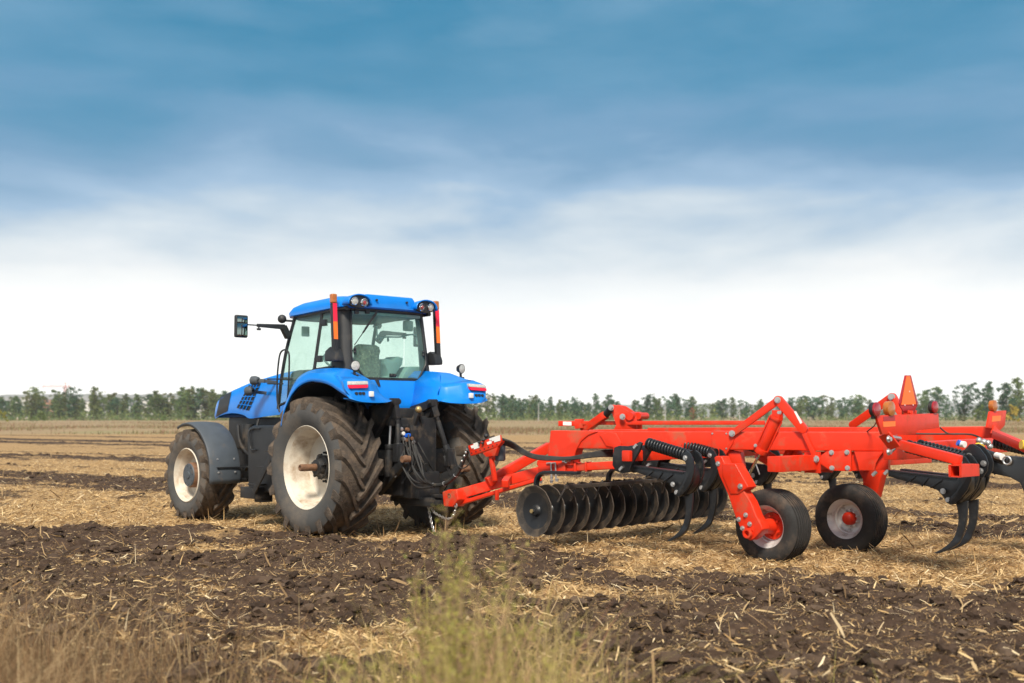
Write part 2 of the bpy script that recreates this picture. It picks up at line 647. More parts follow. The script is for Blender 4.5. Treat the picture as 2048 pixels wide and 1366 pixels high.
# ---- chassis, engine, front axle (dark mass between the wheels)
m = MB()
m.box((3.2, 0, 0.95), (1.9, 0.62, 0.62))
m.box((1.6, 0, 0.98), (1.6, 0.55, 0.55))
m.box((2.6, 0.0, 1.38), (2.3, 0.70, 0.5))
m.box((0.1, 0, 1.02), (1.5, 0.62, 0.72))
m.box((4.05, 0, 0.9), (0.45, 0.5, 0.5))
m.build('chassis', 'chassis_black', TR, bev=0.03)
m = MB()
m.bar((3.45, -0.85, 0.70), (3.45, 0.78, 0.70), 0.22, 0.24)
m.cyl((3.45, 0.55, 0.72), (3.45, 0.80, 0.72), 0.19, 24)
m.cyl((3.45, -0.9, 0.72), (3.45, -0.6, 0.72), 0.19, 24)
m.cyl((3.25, -0.6, 0.62), (3.25, 0.6, 0.62), 0.035, 12)
m.build('front_axle', 'chassis_black', TR, bev=0.02)
m = MB()
m.cyl((0, -0.86, 0.955), (0, 0.82, 0.955), 0.16, 28)
m.cyl((0, -0.55, 0.955), (0, 0.55, 0.955), 0.25, 28)
m.build('rear_axle', 'chassis_black', TR)
# engine details seen behind the front wheel
m = MB()
m.cyl((3.0, 0.40, 1.05), (3.0, 0.40, 1.52), 0.10, 20)
m.cyl((2.72, 0.42, 1.15), (2.72, 0.42, 1.45), 0.065, 18)
m.tube(smooth_path([(3.3, 0.42, 1.5), (3.1, 0.5, 1.25), (2.8, 0.52, 1.05), (2.5, 0.5, 1.0)]), 0.03, 10)
m.tube(smooth_path([(2.6, 0.45, 1.6), (2.55, 0.52, 1.4), (2.35, 0.52, 1.3)]), 0.022, 8)
m.box((2.45, 0.44, 1.2), (0.25, 0.12, 0.3))
m.build_each('engine_filter', 'chassis_black', TR, bev=0.008)

# ---- bonnet: lofted sections, blue skin
stations = [  # x, half width top, half width bottom, z bottom, z shoulder, z top
    (4.30, 0.28, 0.30, 1.62, 1.72, 1.80),
    (4.20, 0.33, 0.345, 1.60, 1.86, 1.93),
    (4.02, 0.37, 0.39, 1.64, 1.94, 2.00),
    (3.72, 0.39, 0.415, 1.685, 2.01, 2.075),
    (3.40, 0.40, 0.43, 1.695, 2.075, 2.14),
    (3.10, 0.41, 0.44, 1.665, 2.125, 2.20),
    (2.88, 0.415, 0.45, 1.61, 2.16, 2.235),
    (2.50, 0.42, 0.455, 1.635, 2.21, 2.285),
    (2.15, 0.425, 0.46, 1.66, 2.25, 2.325),
    (1.72, 0.43, 0.47, 1.68, 2.285, 2.355),
]


def bonnet_row(st):
    x, wt, wb, zb, zs, zt = st
    half = [(wb, zb), (wb + 0.012, zb + (zs - zb) * 0.35), (wt + 0.015, zb + (zs - zb) * 0.72), (wt, zs - 0.015), (wt - 0.045, zs + (zt - zs) * 0.55), (wt - 0.14, zt - 0.008), (0.0, zt + 0.012)]
    pts = [(x, y, z) for y, z in half]
    return pts + [(x, -y, z) for y, z in half[-2::-1]]


rows = [bonnet_row(s) for s in stations]
cols = list(zip(*rows))
cols = [smooth_path(c, 3) for c in cols]
rows = list(zip(*cols))
m = MB()
vs = m.grid(rows)
m.face(vs[0])
BON = m.build('bonnet', 'blue_paint', TR, ang=42)


def bonnet_y(x, z):
    st = None
    for a, b in zip(stations[:-1], stations[1:]):
        if b[0] <= x <= a[0]:
            t = (a[0] - x) / (a[0] - b[0])
            st = [a[i] + (b[i] - a[i]) * t for i in range(6)]
    if st is None:
        st = stations[0] if x > 4 else stations[-1]
    _, wt, wb, zb, zs, zt = st
    t = (z - zb) / (zs - zb)
    prof = [(0, wb), (0.35, wb + 0.012), (0.72, wt + 0.015), (1.0, wt), (1.3, wt - 0.08)]
    for (t0, w0), (t1, w1) in zip(prof[:-1], prof[1:]):
        if t <= t1:
            return w0 + (w1 - w0) * max(0, (t - t0)) / (t1 - t0)
    return wt - 0.08


def on_bonnet(px, py, out=0.004):
    y = 0.43
    for _ in range(4):
        p = V(px, py, y=y)
        y = bonnet_y(p.x, p.z) + out
    return V(px, py, y=y)


def bonnet_patch(poly4, nu, nv, out):
    a, b, c, d = poly4
    rows = []
    for i in range(nu + 1):
        u = i / nu
        row = []
        for j in range(nv + 1):
            v = j / nv
            top = (a[0] + (b[0] - a[0]) * u, a[1] + (b[1] - a[1]) * u)
            bot = (d[0] + (c[0] - d[0]) * u, d[1] + (c[1] - d[1]) * u)
            row.append(on_bonnet(top[0] + (bot[0] - top[0]) * v, top[1] + (bot[1] - top[1]) * v, out))
        rows.append(row)
    return rows


for sy in (1, -1):
    # side screen with blue louvre bars
    m = MB()
    quad = ((497, 771), (522, 765), (498, 821), (473, 815.5))
    m.grid(bonnet_patch(quad, 6, 8, 0.006))
    if sy < 0:
        m.mirror_y()
    g = m.build('side_screen', 'mesh_black', BON)
    m = MB()
    for i in range(1, 4):
        u = i / 4
        p = [on_bonnet(*[quad[0][k] + (quad[1][k] - quad[0][k]) * u + ((quad[3][k] + (quad[2][k] - quad[3][k]) * u) - (quad[0][k] + (quad[1][k] - quad[0][k]) * u)) * v for k in (0, 1)], 0.012) for v in np.linspace(0, 1, 8)]
        m.tube(p, 0.011, 6)
    for i in range(1, 6):
        v = i / 6
        p = [on_bonnet(*[(quad[0][k] + (quad[3][k] - quad[0][k]) * v) + ((quad[1][k] + (quad[2][k] - quad[1][k]) * v) - (quad[0][k] + (quad[3][k] - quad[0][k]) * v)) * u for k in (0, 1)], 0.012) for u in np.linspace(0, 1, 5)]
        m.tube(p, 0.007, 6)
    if sy < 0:
        m.mirror_y()
    m.build('louvre', 'blue_paint', BON)
    # black corner panel beside the nose
    m = MB()
    m.grid(bonnet_patch(((440, 794), (463, 783), (455, 822), (431.5, 834)), 8, 6, 0.006))
    if sy < 0:
        m.mirror_y()
    m.build('nose_panel', 'black_plastic', BON)
m = MB()
m.prism([(4.31, -0.27, 1.62), (4.31, 0.27, 1.62), (4.31, 0.25, 1.72), (4.31, 0.2, 1.79), (4.31, -0.2, 1.79), (4.31, -0.25, 1.72)], (0.012, 0, 0))
m.build('nose_grille', 'black_plastic', BON, bev=0.004)
# black weight block / front hitch under the nose
m = MB()
m.box((4.25, 0, 1.1), (0.3, 0.7, 0.45))
m.build('front_weight', 'chassis_black', TR, bev=0.04)

# ---- side tank + steps
m = MB()
pts = [V(*p, y=0.97) for p in [(494, 866), (497, 856), (505, 851), (554, 851), (560, 858), (556, 985), (522, 985), (496, 982)]]
m.prism(pts, (0, -0.5, 0))
m.build('fuel_tank', 'black_plastic', TR, bev=0.035, seg=3)
m = MB()
m.tube(smooth_path([V(*p, y=0.99) for p in [(512, 900), (502, 898), (499, 880), (500, 862), (508, 857), (520, 857)]]), 0.012, 8)
m.build('tank_pipe', 'black_plastic', TR)
m = MB()
for py, x0, x1 in ((936, 519, 540), (970, 502, 515), (903, 536, 548)):
    p, q = V(x0, py, y=1.08), V(x1, py - 2, y=1.08)
    m.box((p + q) / 2 - Vector((0, 0.1, 0)), (abs(p.x - q.x) + 0.12, 0.25, 0.022))
m.bar(V(546, 905, y=1.10), V(507, 985, y=1.10), 0.022, 0.10)
m.bar(V(554, 925, y=0.88), V(517, 995, y=0.88), 0.022, 0.10)
m.box(V(508, 985, y=1.0), (0.42, 0.22, 0.16))
m.box(V(527, 990, y=0.9), (0.18, 0.2, 0.2))
m.build_each('step', 'chassis_black', TR, bev=0.006)

# ---- cab
ZB = 1.62
cabL = dict(rb=(-0.22, 0.73), rt=(-0.20, 0.66))


def side_pt(x, z, s):
    # side surface leans in towards the roof
    t = (z - 2.2) / 0.95
    return Vector((x, s * (0.80 - 0.075 * t), z))


def rear_pt(y, z):
    t = (z - 2.15) / 0.98
    return Vector((-0.235 + 0.13 * t - 0.05 * (1 - (y / 0.75) ** 2), y, z))


# floor / lower shell: blue at the back, black box beneath
m = MB()
m.box((0.62, 0, 1.55), (1.75, 1.35, 0.42))
m.build('cab_floor', 'chassis_black', TR, bev=0.03)
m = MB()
m.box((0.60, 0, 1.80), (1.45, 1.12, 0.10))
m.build('cab_base', 'black_plastic', TR, bev=0.02)
# frame: pillars as tubes along the glass edges
m = MB()
for s in (1, -1):
    A = [side_pt(1.385, 1.75, s), side_pt(1.36, 2.2, s), side_pt(1.28, 2.65, s), side_pt(1.115, 3.12, s)]
    m.tube(smooth_path(A, 4), 0.026, 8)
    B = [side_pt(0.525, 2.12, s), side_pt(0.49, 2.4, s), side_pt(0.45, 2.75, s), side_pt(0.405, 3.13, s)]
    if s > 0:
        m.tube(smooth_path(B, 4), 0.024, 8)
    # broad rear corner post
    rows = []
    for z in np.linspace(2.16, 3.16, 9):
        t = (z - 2.16) / 1.0
        yc = 0.735 - 0.07 * t
        if s < 0:
            pass
        rows.append([Vector((0.06 + 0.02 * t, s * (0.81 - 0.075 * t), z)), Vector((-0.12 + 0.09 * t, s * (0.80 - 0.075 * t), z)), Vector((-0.20 + 0.12 * t, s * (yc + 0.02), z)),
                     Vector((-0.235 + 0.13 * t, s * (yc - 0.075 + (0.05 if t < 0.12 else 0) * -1), z)), Vector((-0.16 + 0.12 * t, s * (yc - 0.10), z)), Vector((0.03 + 0.03 * t, s * (0.74 - 0.075 * t), z))])
    m.grid(rows, closed=True)
    # lower rail of the side glass and upper rail
    m.tube([side_pt(0.53, 2.30, s), side_pt(0.0, 2.33, s)], 0.022, 8)
    m.tube([side_pt(1.38, 1.80, s), side_pt(0.55, 2.0, s)], 0.02, 8)
    m.tube([side_pt(1.12, 3.11, s), side_pt(-0.2, 3.14, s)], 0.03, 8)
m.tube([rear_pt(y, 3.14) for y in np.linspace(0.62, -0.62, 9)], 0.03, 8)
m.tube([rear_pt(y, 2.155) for y in np.linspace(0.60, -0.60, 9)], 0.022, 8)
m.tube([(1.12, y, 3.1) for y in np.linspace(0.72, -0.72, 5)], 0.03, 8)
m.tube([(1.40, y, 2.2) for y in np.linspace(0.78, -0.78, 5)], 0.025, 8)
CF = m.build('cab_frame', 'black_plastic', TR, ang=50)


def pane(name, pts, parent=TR):
    mb = MB()
    mb.grid(pts)
    o = mb.build(name, 'tinted_glass', parent)
    return o


for s in (1, -1):
    rows = []
    for z in np.linspace(1.82, 3.10, 12):
        xf = 1.385 - (0 if z < 1.95 else (z - 1.95) ** 1.6 * 0.22)
        xb = 0.53 - 0.11 * (z - 2.1)
        rows.append([side_pt(xb + (xf - xb) * t, z, s) for t in np.linspace(0, 1, 7)])
    pane('door_glass', rows)
    rows = []
    for z in np.linspace(2.34, 3.11, 8):
        xf = 0.48 - 0.11 * (z - 2.4)
        rows.append([side_pt(0.02 + (xf - 0.02) * t, z, s) for t in np.linspace(0, 1, 4)])
    pane('quarter_glass', rows)
# rear window, corners cut as in the photo
rows = []
for z in np.linspace(2.175, 3.13, 14):
    t = (z - 2.175) / 0.955
    hw = 0.665 - 0.055 * t
    if z < 2.42:
        hw = 0.47 + (z - 2.175) / 0.245 * 0.188
    rows.append([rear_pt(y, z) for y in np.linspace(hw, -hw, 11)])
RW = pane('rear_window', rows)
m = MB()
edge = [r[0] for r in rows] + rows[-1][1:-1] + [r[-1] for r in rows[::-1]] + rows[0][1:-1][::-1]
m.tube([p + Vector((-0.008, 0, 0)) for p in edge], 0.014, 6, closed=True)
m.build('window_seal', 'black_plastic', RW, ang=60)
m = MB()
for s, zz in ((1, 2.56), (-1, 2.56)):
    p = rear_pt(s * 0.60, zz) + Vector((-0.02, 0, 0))
    m.ball(p + Vector((0, 0, 0.02)), 0.02)
    m.ball(p + Vector((0, 0, -0.03)), 0.02)
    m.bar(p + Vector((0, 0, 0.03)), p + Vector((0, 0, -0.04)), 0.02, 0.03)
p = V(785, 751, x=-0.29)
m.bar(p + Vector((0, 0.04, 0)), p + Vector((0, -0.04, 0)), 0.05, 0.05)
m.ball(p + Vector((-0.02, 0.03, 0)), 0.022)
m.ball(p + Vector((-0.02, -0.03, 0)), 0.022)
m.build_each('window_latch', 'black_plastic', RW)
m = MB()
a, b = V(753, 626, x=-0.19), V(709, 690, x=-0.29)
m.bar(a, a + (b - a) * 0.62, 0.022, 0.016)
m.bar(a + (b - a) * 0.6, b, 0.009, 0.009)
m.bar(a + Vector((-0.01, 0, 0.03)), a + (b - a) * 0.5 + Vector((-.012, 0.02, 0)), 0.012, 0.012)
m.build('wiper', 'black_plastic', RW)
rows = []
for z in np.linspace(2.2, 3.1, 8):
    xf = 1.40 - (z - 1.95) ** 1.6 * 0.22
    rows.append([Vector((xf + 0.10 * (1 - (y / 0.8) ** 2), y, z)) for y in np.linspace(0.76, -0.76, 9)])
pane('windscreen', rows)

# door handles / hinges seen on the side glass
m = MB()
for px, py, r in ((634, 718, 0.05), (643, 646, 0.035)):
    p = V(px, py, y=0.785 if py > 700 else 0.75)
    m.ball(p, r, 1.5, 0.35, 0.9)
    m.box(p + Vector((-0.07, 0, 0)), (0.10, 0.05, 0.09))
m.build_each('door_hinge', 'black_plastic', TR, bev=0.006)

# roof: blue cap with rounded plan and swept crown
m = MB()
plan = []


def roof_ring(z, inset, xr, xf):
    pts = []
    hw = 0.80 - inset
    def corner(cx, cy, r, a0):
        for k in range(7):
            a = a0 + k * (PI / 2) / 6
            pts.append(Vector((cx + r * math.cos(a), cy + r * math.sin(a), z)))
    xr, xf = xr + inset * 1.3, xf - inset * 1.6
    corner(xf - 0.30, hw - 0.30, 0.30, 0)
    corner(xr + 0.16, hw - 0.16, 0.16, PI / 2)
    corner(xr + 0.16, -hw + 0.16, 0.16, PI)
    corner(xf - 0.30, -hw + 0.30, 0.30, 1.5 * PI)
    return pts


def roof_shape(p, k):
    # crown rises towards the back, brim droops to the front
    x = p.x
    t = (x + 0.35) / 1.75
    dz = -0.005 - 0.075 * max(0, t) ** 2.0
    return Vector((p.x, p.y, p.z + dz * k))


rings = [roof_ring(3.155, 0.03, -0.18, 1.34), roof_ring(3.165, 0.0, -0.21, 1.38), roof_ring(3.22, -0.004, -0.22, 1.39), roof_ring(3.285, 0.02, -0.21, 1.36), roof_ring(3.325, 0.075, -0.17, 1.30),
         roof_ring(3.345, 0.17, -0.13, 1.22), roof_ring(3.352, 0.32, -0.05, 1.1)]
rings = [[roof_shape(p, 1.0) for p in r] for r in rings]
vs = m.grid(rings, closed=True)
m.face(vs[0])
m.face(vs[-1])
ROOF = m.build('cab_roof', 'blue_paint', TR, ang=50)
m = MB()
m.grid([[roof_shape(Vector((p.x * 0.985, p.y * 0.985, 3.125)), 1) for p in rings[0]], [roof_shape(Vector((p.x * 0.99, p.y * 0.99, 3.158)), 1) for p in rings[0]]], closed=True)
bot = m.grid([[roof_shape(Vector((p.x * 0.985, p.y * 0.985, 3.125)), 1) for p in rings[0]], [roof_shape(Vector((p.x * 0.9, p.y * 0.9, 3.123)), 1) for p in rings[0]]], closed=True)
m.face(bot[1])
m.build('roof_lining', 'black_plastic', ROOF)
# lamp pods at the rear corners of the roof: blue hood, black recess, two lamps
for s in (1, -1):
    m = MB()
    rows = []
    for x in (-0.32, -0.30, -0.25, -0.10, 0.15, 0.40):
        k = (x + 0.32) / 0.72
        row = []
        for i in range(13):
            a = PI * i / 12
            hw = 0.20 * (1 - 0.25 * k)
            hh = 0.150 * (1 - 0.40 * k)
            row.append(Vector((x, s * 0.585 + math.cos(a) * hw, 3.185 + (math.sin(a) ** 0.75) * hh)))
        rows.append(row)
    m.grid(rows)
    pod = m.build('lamp_pod', 'blue_paint', ROOF, ang=60)
    md = pod.modifiers.new('thick', 'SOLIDIFY')
    md.thickness = 0.016
    m = MB()
    prof = []
    for i in range(25):
        a = 2 * PI * i / 24
        if i < 24:
            prof.append(Vector((-0.285, s * 0.585 + math.cos(a) * 0.185, 3.228 + math.sin(a) * (0.090 if math.sin(a) > 0 else 0.085))))
    m.prism(prof, (0.05, 0, 0))
    m.build('pod_recess', 'black_plastic', ROOF, bev=0.008)
    for k, (dy, rr, mt) in enumerate(((0.082, 0.058, 'white_lens'), (-0.082, 0.058, 'lamp_bowl'))):
        lm = MB()
        o = Vector((-0.285, s * 0.585 + s * dy, 3.232 - (0.010 if k else 0)))
        ax = Vector((-1, s * 0.12, -0.12))
        lm.lathe([(-0.01, rr), (0.018, rr), (0.024, rr - 0.008), (0.012, rr - 0.012)], o, ax, 24)
        lm.mark(0)
        lm.lathe([(0.012, rr - 0.012), (0.02, rr * 0.5), (0.022, 0.0)], o, ax, 24)
        lm.mark(1)
        if k:
            lm.lathe([(0.022, 0.026), (0.03, 0.02), (0.03, 0)], o + ax * 0.004, ax, 12)
            lm.mark(2)
        lm.build('roof_lamp', ('chrome', mt, 'red_lens'), ROOF)
# rear centre panel of the roof
m = MB()
m.prism([(-0.245, 0.40, 3.17), (-0.245, -0.42, 3.17), (-0.235, -0.42, 3.31), (-0.21, -0.40, 3.355), (-0.21, 0.40, 3.355), (-0.235, 0.42, 3.31)], (0.10, 0, 0))
m.build('roof_rear_panel', 'blue_paint', ROOF, bev=0.014)
m = MB()
for y in (0.26, -0.27):
    m.cyl((-0.24, y, 3.275), (-0.262, y, 3.275), 0.016, 10)
m.build_each('panel_screw', 'black_plastic', ROOF)
m = MB()
for px in (855 / 4.407 + 540, 1190 / 4.407 + 540, 760 / 4.407 + 540):
    p = V(px, 624, x=-0.15)
    m.box(p, (0.05, 0.07, 0.05))
m.build_each('window_hinge', 'black_plastic', ROOF, bev=0.008)

# front corner work lamp (black ball) and roof edge lamp bracket
for s in (1, -1):
    m = MB()
    m.ball((1.27, s * 0.86, 3.07), 0.065)
    m.bar((1.27, s * 0.86, 3.05), (1.18, s * 0.72, 3.04), 0.03, 0.03)
    m.build('front_corner_lamp', 'black_plastic', ROOF)

# warning poles behind the cab corners
for s in (1, -1):
    pl = MB()
    x0 = -0.13
    y0 = 0.90 if s > 0 else -0.90
    zt = 3.335 if s > 0 else 3.36
    pl.bar((x0 - 0.06, y0, 2.40), (x0, y0, zt - 0.14), 0.078, 0.06, up=(1, 0, 0))
    P_ = pl.build('marker_pole', 'black_plastic', TR, bev=0.01)
    dirv = Vector((0.06, 0, zt - 0.14 - 2.40)).normalized()
    base = Vector((x0, y0, zt - 0.14))
    b = MB()
    b.bar(base - dirv * 0.003, base - dirv * 0.255, 0.066, 0.068, up=(1, 0, 0))
    b.build('red_reflector', 'red_band', P_)
    b = MB()
    b.bar(base - dirv * 0.256, base - dirv * 0.50, 0.066, 0.068, up=(1, 0, 0))
    b.build('orange_reflector', 'orange_band', P_)
    b = MB()
    b.bar(base, base + dirv * 0.13, 0.085, 0.075, up=(1, 0, 0))
    b.build('flasher_lamp', 'amber_dark', P_, bev=0.02, seg=3)
    b = MB()
    yy = y0
    b.prism([(-0.25, yy + 0.04 * s, 2.40), (0.02, yy + 0.04 * s, 2.40), (0.02, yy + 0.04 * s, 2.54), (-0.10, yy + 0.04 * s, 2.60), (-0.20, yy + 0.04 * s, 2.56), (-0.25, yy + 0.04 * s, 2.47)], (0, -s * 0.14, 0))
    b.build('pole_bracket', 'black_plastic', P_, bev=0.02)

# ---- rear fenders (built on the camera side, mirrored)
MC = 0.11
R0 = [V(677, 752.5, y=1.24), V(700, 754, x=-0.93), V(722, 757, x=-0.93), V(740, 761, x=-0.90), V(751, 766, x=-0.80)]
R1 = [V(681, 763, y=1.265), V(692, 762, x=-1.02), V(734, 762, x=-1.01), V(743, 768, x=-0.965), V(754, 773, x=-0.86)]
R2 = [V(686, 776, y=1.28), V(695, 778.5, x=-1.06), V(735, 778.5, x=-1.05), V(747, 783, x=-1.00), V(759, 786, x=-0.90)]
R3 = [V(692, 788, y=1.29), V(707, 793, x=-1.11), V(739, 794, x=-1.11), V(760, 794.5, x=-1.06), V(770, 795, x=-0.97)]
R4 = [V(699, 797, y=1.29), V(722, 803.5, x=-1.13), V(752, 805.5, x=-1.11), V(775, 804.5, x=-1.05), V(785, 801, x=-0.98)]
r0 = [Vector((0.56, 1.29, 1.50)), Vector((0.50, 1.29, 1.68))] + [V(*p, y=1.29) for p in [(577, 800), (586, 785), (599, 771.5), (617, 763.5), (635, 763.5), (658, 770), (678, 783)]] + [R4[0]]
r0b = [p + Vector((0.02, -0.012, 0.028 + 0.004 * i)) for i, p in enumerate(r0[:-1])] + [R3[0]]
r0c = [p + Vector((0.04, -0.03, 0.055 + 0.012 * min(i, 5))) for i, p in enumerate(r0[:-1])] + [R2[0]]
r1 = [Vector((0.66, 1.22, 1.52)), Vector((0.60, 1.23, 1.74))] + [V(*p, y=1.235) for p in [(579, 789), (590, 769), (605, 754.5), (625, 747.5), (645, 746), (657, 747.5), (668, 750)]] + [R0[0]]
inner = [Vector((0.97, 0.84, 1.70)), Vector((0.95, 0.85, 1.90))] + [V(*p, y=0.86) for p in [(583, 782), (597, 757), (613, 746), (632, 739.5), (658, 736.5), (682, 736.5), (706, 741)]] + [R0[4]]
mid = [a * 0.5 + b * 0.5 + Vector((0, 0, 0.03)) for a, b in zip(r1[:-1], inner[:-1])] + [R0[2]]
FEN = []
for s in (1, -1):
    m = MB()
    rows = [smooth_path(r, 4) for r in (r0, r0b, r0c, r1, mid, inner, [p + Vector((0, -0.05, -0.14)) for p in inner])]
    m.grid(rows)
    m.grid([smooth_path(r, 3) for r in (R0, R1, R2, R3, R4, [p + Vector((0.14, 0, -0.004)) for p in R4])])
    m.grid([[r[4] for r in (R0, R1, R2, R3, R4)], [Vector((-0.31, 0.60, 2.15)), Vector((-0.35, 0.56, 2.05)), Vector((-0.39, 0.51, 1.95)), Vector((-0.42, 0.47, 1.85)), Vector((-0.43, 0.43, 1.77))]])
    m.grid([inner[-5:], [Vector((0.1, 0.74, 2.22)), Vector((-0.1, 0.74, 2.21)), Vector((-0.22, 0.72, 2.19)), Vector((-0.28, 0.66, 2.17)), Vector((-0.31, 0.60, 2.15))]])
    bmesh.ops.remove_doubles(m.bm, verts=m.bm.verts, dist=0.012)
    if s < 0:
        m.mirror_y(MC)
    f = m.build('rear_fender', 'blue_paint', TR, ang=48)
    md = f.modifiers.new('thick', 'SOLIDIFY')
    md.thickness = 0.014
    md.offset = -1 if s > 0 else -1
    FEN.append(f)

    def my(p):
        p = Vector(p)
        return p if s > 0 else Vector((p.x, 2 * MC - p.y, p.z))
    # dark liner under the arch
    m = MB()
    arch = [Vector((p.x * 0.985, p.y, 0.955 + (p.z - 0.955) * 0.985)) for p in smooth_path([p + Vector((0, -0.03, 0)) for p in r0[:-1]], 3)]
    ctr = Vector((0, 0, 0.955))
    m.grid([[my(p) for p in arch], [my((p.x, 0.60 + 0.42 * min(1.0, max(0.0, (-p.x - 0.25) / 0.55)), p.z)) for p in arch], [my((p.x * 0.5, 0.58, 0.955 + (p.z - 0.955) * 0.5)) for p in arch]])
    m.build('fender_liner', 'black_plastic', f)
    # tail lamp: white over red
    quad = [V(694, 762.5, x=-1.02), V(732, 762, x=-1.01), V(733, 769, x=-1.03), V(694.5, 770, x=-1.04)]
    quad2 = [V(694.5, 770.3, x=-1.04), V(733, 769.3, x=-1.03), V(732, 776, x=-1.045), V(697, 777, x=-1.055)]
    for q, mt in ((quad, 'white_lens'), (quad2, 'red_lens')):
        lm = MB()
        lm.prism([my(p + Vector((-0.045, 0, 0))) for p in q], (0.10, 0, 0))
        lm.build('tail_lamp', 'red_band' if mt == 'red_lens' else mt, f, bev=0.010)
    sk = MB()
    for px in (711, 718.5, 725.5):
        p = my(V(px, 787, x=-1.085) + Vector((-0.03, 0, 0)))
        sk.cyl(p, p + Vector((0.09, 0, 0)), 0.020, 14)
    sk.build_each('socket', 'black_plastic', f)
    p = my(V(740, 788, x=-1.09) + Vector((-0.03, 0, 0)))
    MB().box(p, (0.05, 0.055, 0.07)).build('number_lamp', 'white_paint', f, bev=0.008)
    # work lamp on a stalk
    lamp_c = V(709.5, 731, y=0.98) if s > 0 else V(922, 737.5, y=-1.07)
    lb = MB()
    lb.lathe([(-0.06, 0.025), (-0.05, 0.05), (0.0, 0.07), (0.02, 0.07), (0.022, 0.062)], lamp_c, (-1, 0.15 * s, -0.05), 24)
    lb.bar(lamp_c + Vector((0.01, 0, -0.06)), lamp_c + Vector((0.0, 0, -0.15)), 0.03, 0.02)
    lb.box(lamp_c + Vector((0.0, 0, -0.14)), (0.07, 0.07, 0.04))
    wl = lb.build('work_lamp', 'black_plastic', f)
    ll = MB()
    ll.lathe([(0.02, 0.064), (0.026, 0.04), (0.028, 0.0)], lamp_c, (-1, 0.15 * s, -0.05), 24)
    ll.build('lens', 'white_lens', f)
# near fender connects to blue rear panel
m = MB()
P4 = [(-0.31, 0.60, 2.15), (-0.31, -0.60, 2.15), (-0.43, -0.50, 1.86), (-0.42, -0.42, 1.745), (-0.42, 0.42, 1.745), (-0.43, 0.50, 1.86)]
m.prism([Vector(p) for p in P4], (0.16, 0, 0))
RP = m.build('cab_rear_panel', 'blue_paint', TR, bev=0.012)
m = MB()
m.bar((-0.318, 0.30, 2.16), (-0.34, 0.28, 2.06), 0.03, 0.05)
m.build('panel_catch', 'black_plastic', RP)

# ---- hand rail, bonnet side lamps, mirrors
m = MB()
m.tube(smooth_path([V(*p, y=0.92) for p in [(559, 824), (554.5, 800), (554.5, 760), (556.5, 730), (560.5, 707), (569, 699.5), (577, 705), (578.5, 720), (577.5, 760), (575, 800)]], 4), 0.013, 8)
m.tube([V(535, 758, y=0.92), V(584, 758, y=0.92)], 0.010, 8)
m.tube([V(535, 767.5, y=0.92), V(566, 767.5, y=0.92)], 0.010, 8)
m.build('hand_rail', 'black_plastic', TR)
for s in (1, -1):
    for (cx, cy, tx, ty) in ((511, 761, 530, 762), (500, 782, 512, 784)):
        m = MB()
        a, b = V(cx, cy, y=0.70), V(tx, ty, y=0.60)
        if s < 0:
            a.y, b.y = -a.y, -b.y
        m.lathe([(-0.07, 0.03), (-0.055, 0.055), (0, 0.07), (0.06, 0.07), (0.075, 0.055), (0.078, 0)], a, (1, s * 0.25, 0), 20)
        m.bar(a, b, 0.05, 0.06)
        m.bar(b, Vector((b.x - 0.05, s * 0.40, b.z - 0.02)), 0.03, 0.05)
        m.build('bonnet_lamp', 'grey_plastic', TR, bev=0.004)
for s in (1, -1):
    m = MB()
    root = Vector((1.19, s * 0.80, 2.80))
    elbow = Vector((1.17, s * 0.90, 2.945))
    tip = Vector((1.16, s * 1.62, 2.945))
    m.bar(root, elbow, 0.06, 0.10)
    m.bar(elbow - Vector((0, s * 0.02, 0)), elbow + (tip - elbow) * 0.60, 0.045, 0.075, w2=0.03, h2=0.045)
    m.bar(elbow + (tip - elbow) * 0.58, tip, 0.018, 0.018)
    m.cyl(elbow + (tip - elbow) * 0.56, elbow + (tip - elbow) * 0.56 - Vector((0, 0, 0.05)), 0.012, 8)
    m.box(elbow + (tip - elbow) * 0.56 - Vector((0, 0, 0.055)), (0.04, 0.05, 0.03))
    A_ = m.build('mirror_arm', 'black_plastic', TR, bev=0.008)
    m = MB()
    c = tip + Vector((0.0, -s * 0.03, -0.03))
    ax = (Vector((1, 0, 0)), Vector((0, 1, 0)), Vector((0, 0, 1)))
    m.box(c, (0.06, 0.20, 0.32), ax)
    H_ = m.build('mirror_housing', 'black_plastic', A_, bev=0.028, seg=3)
    for dz, hh in ((0.095, 0.08), (-0.05, 0.18)):
        g = MB()
        g.box(c + Vector((-0.031, 0, dz)), (0.006, 0.155, hh))
        g.build('mirror_glass', 'mirror_glass', A_, bev=0.002)

# ---- cab interior
m = MB()
m.box((0.42, 0.05, 2.08), (0.5, 0.50, 0.14))
m.box((0.42, 0.05, 1.93), (0.35, 0.35, 0.25))
SE = m.build('seat', 'seat_fabric', TR, bev=0.04, seg=3)
m = MB()
rows = []
for z, hw, th in ((2.10, 0.22, 0.06), (2.25, 0.245, 0.075), (2.42, 0.235, 0.075), (2.48, 0.205, 0.07), (2.52, 0.205, 0.07), (2.58, 0.225, 0.065), (2.64, 0.205, 0.055), (2.67, 0.15, 0.03)):
    ring = []
    for k in range(20):
        a = 2 * PI * k / 20
        ca, sa = math.cos(a), math.sin(a)
        ring.append(Vector((0.155 - 0.06 * (z - 2.1) + th * abs(ca) ** 0.6 * (1 if ca > 0 else -1), 0.16 + hw * abs(sa) ** 0.6 * (1 if sa > 0 else -1), z)))
    rows.append(ring)
vs = m.grid(rows, closed=True)
m.face(vs[0])
m.face(vs[-1])
m.build('seat_back', 'seat_fabric', SE, ang=60)
m = MB()
m.box((0.38, -0.26, 2.28), (0.36, 0.10, 0.07))
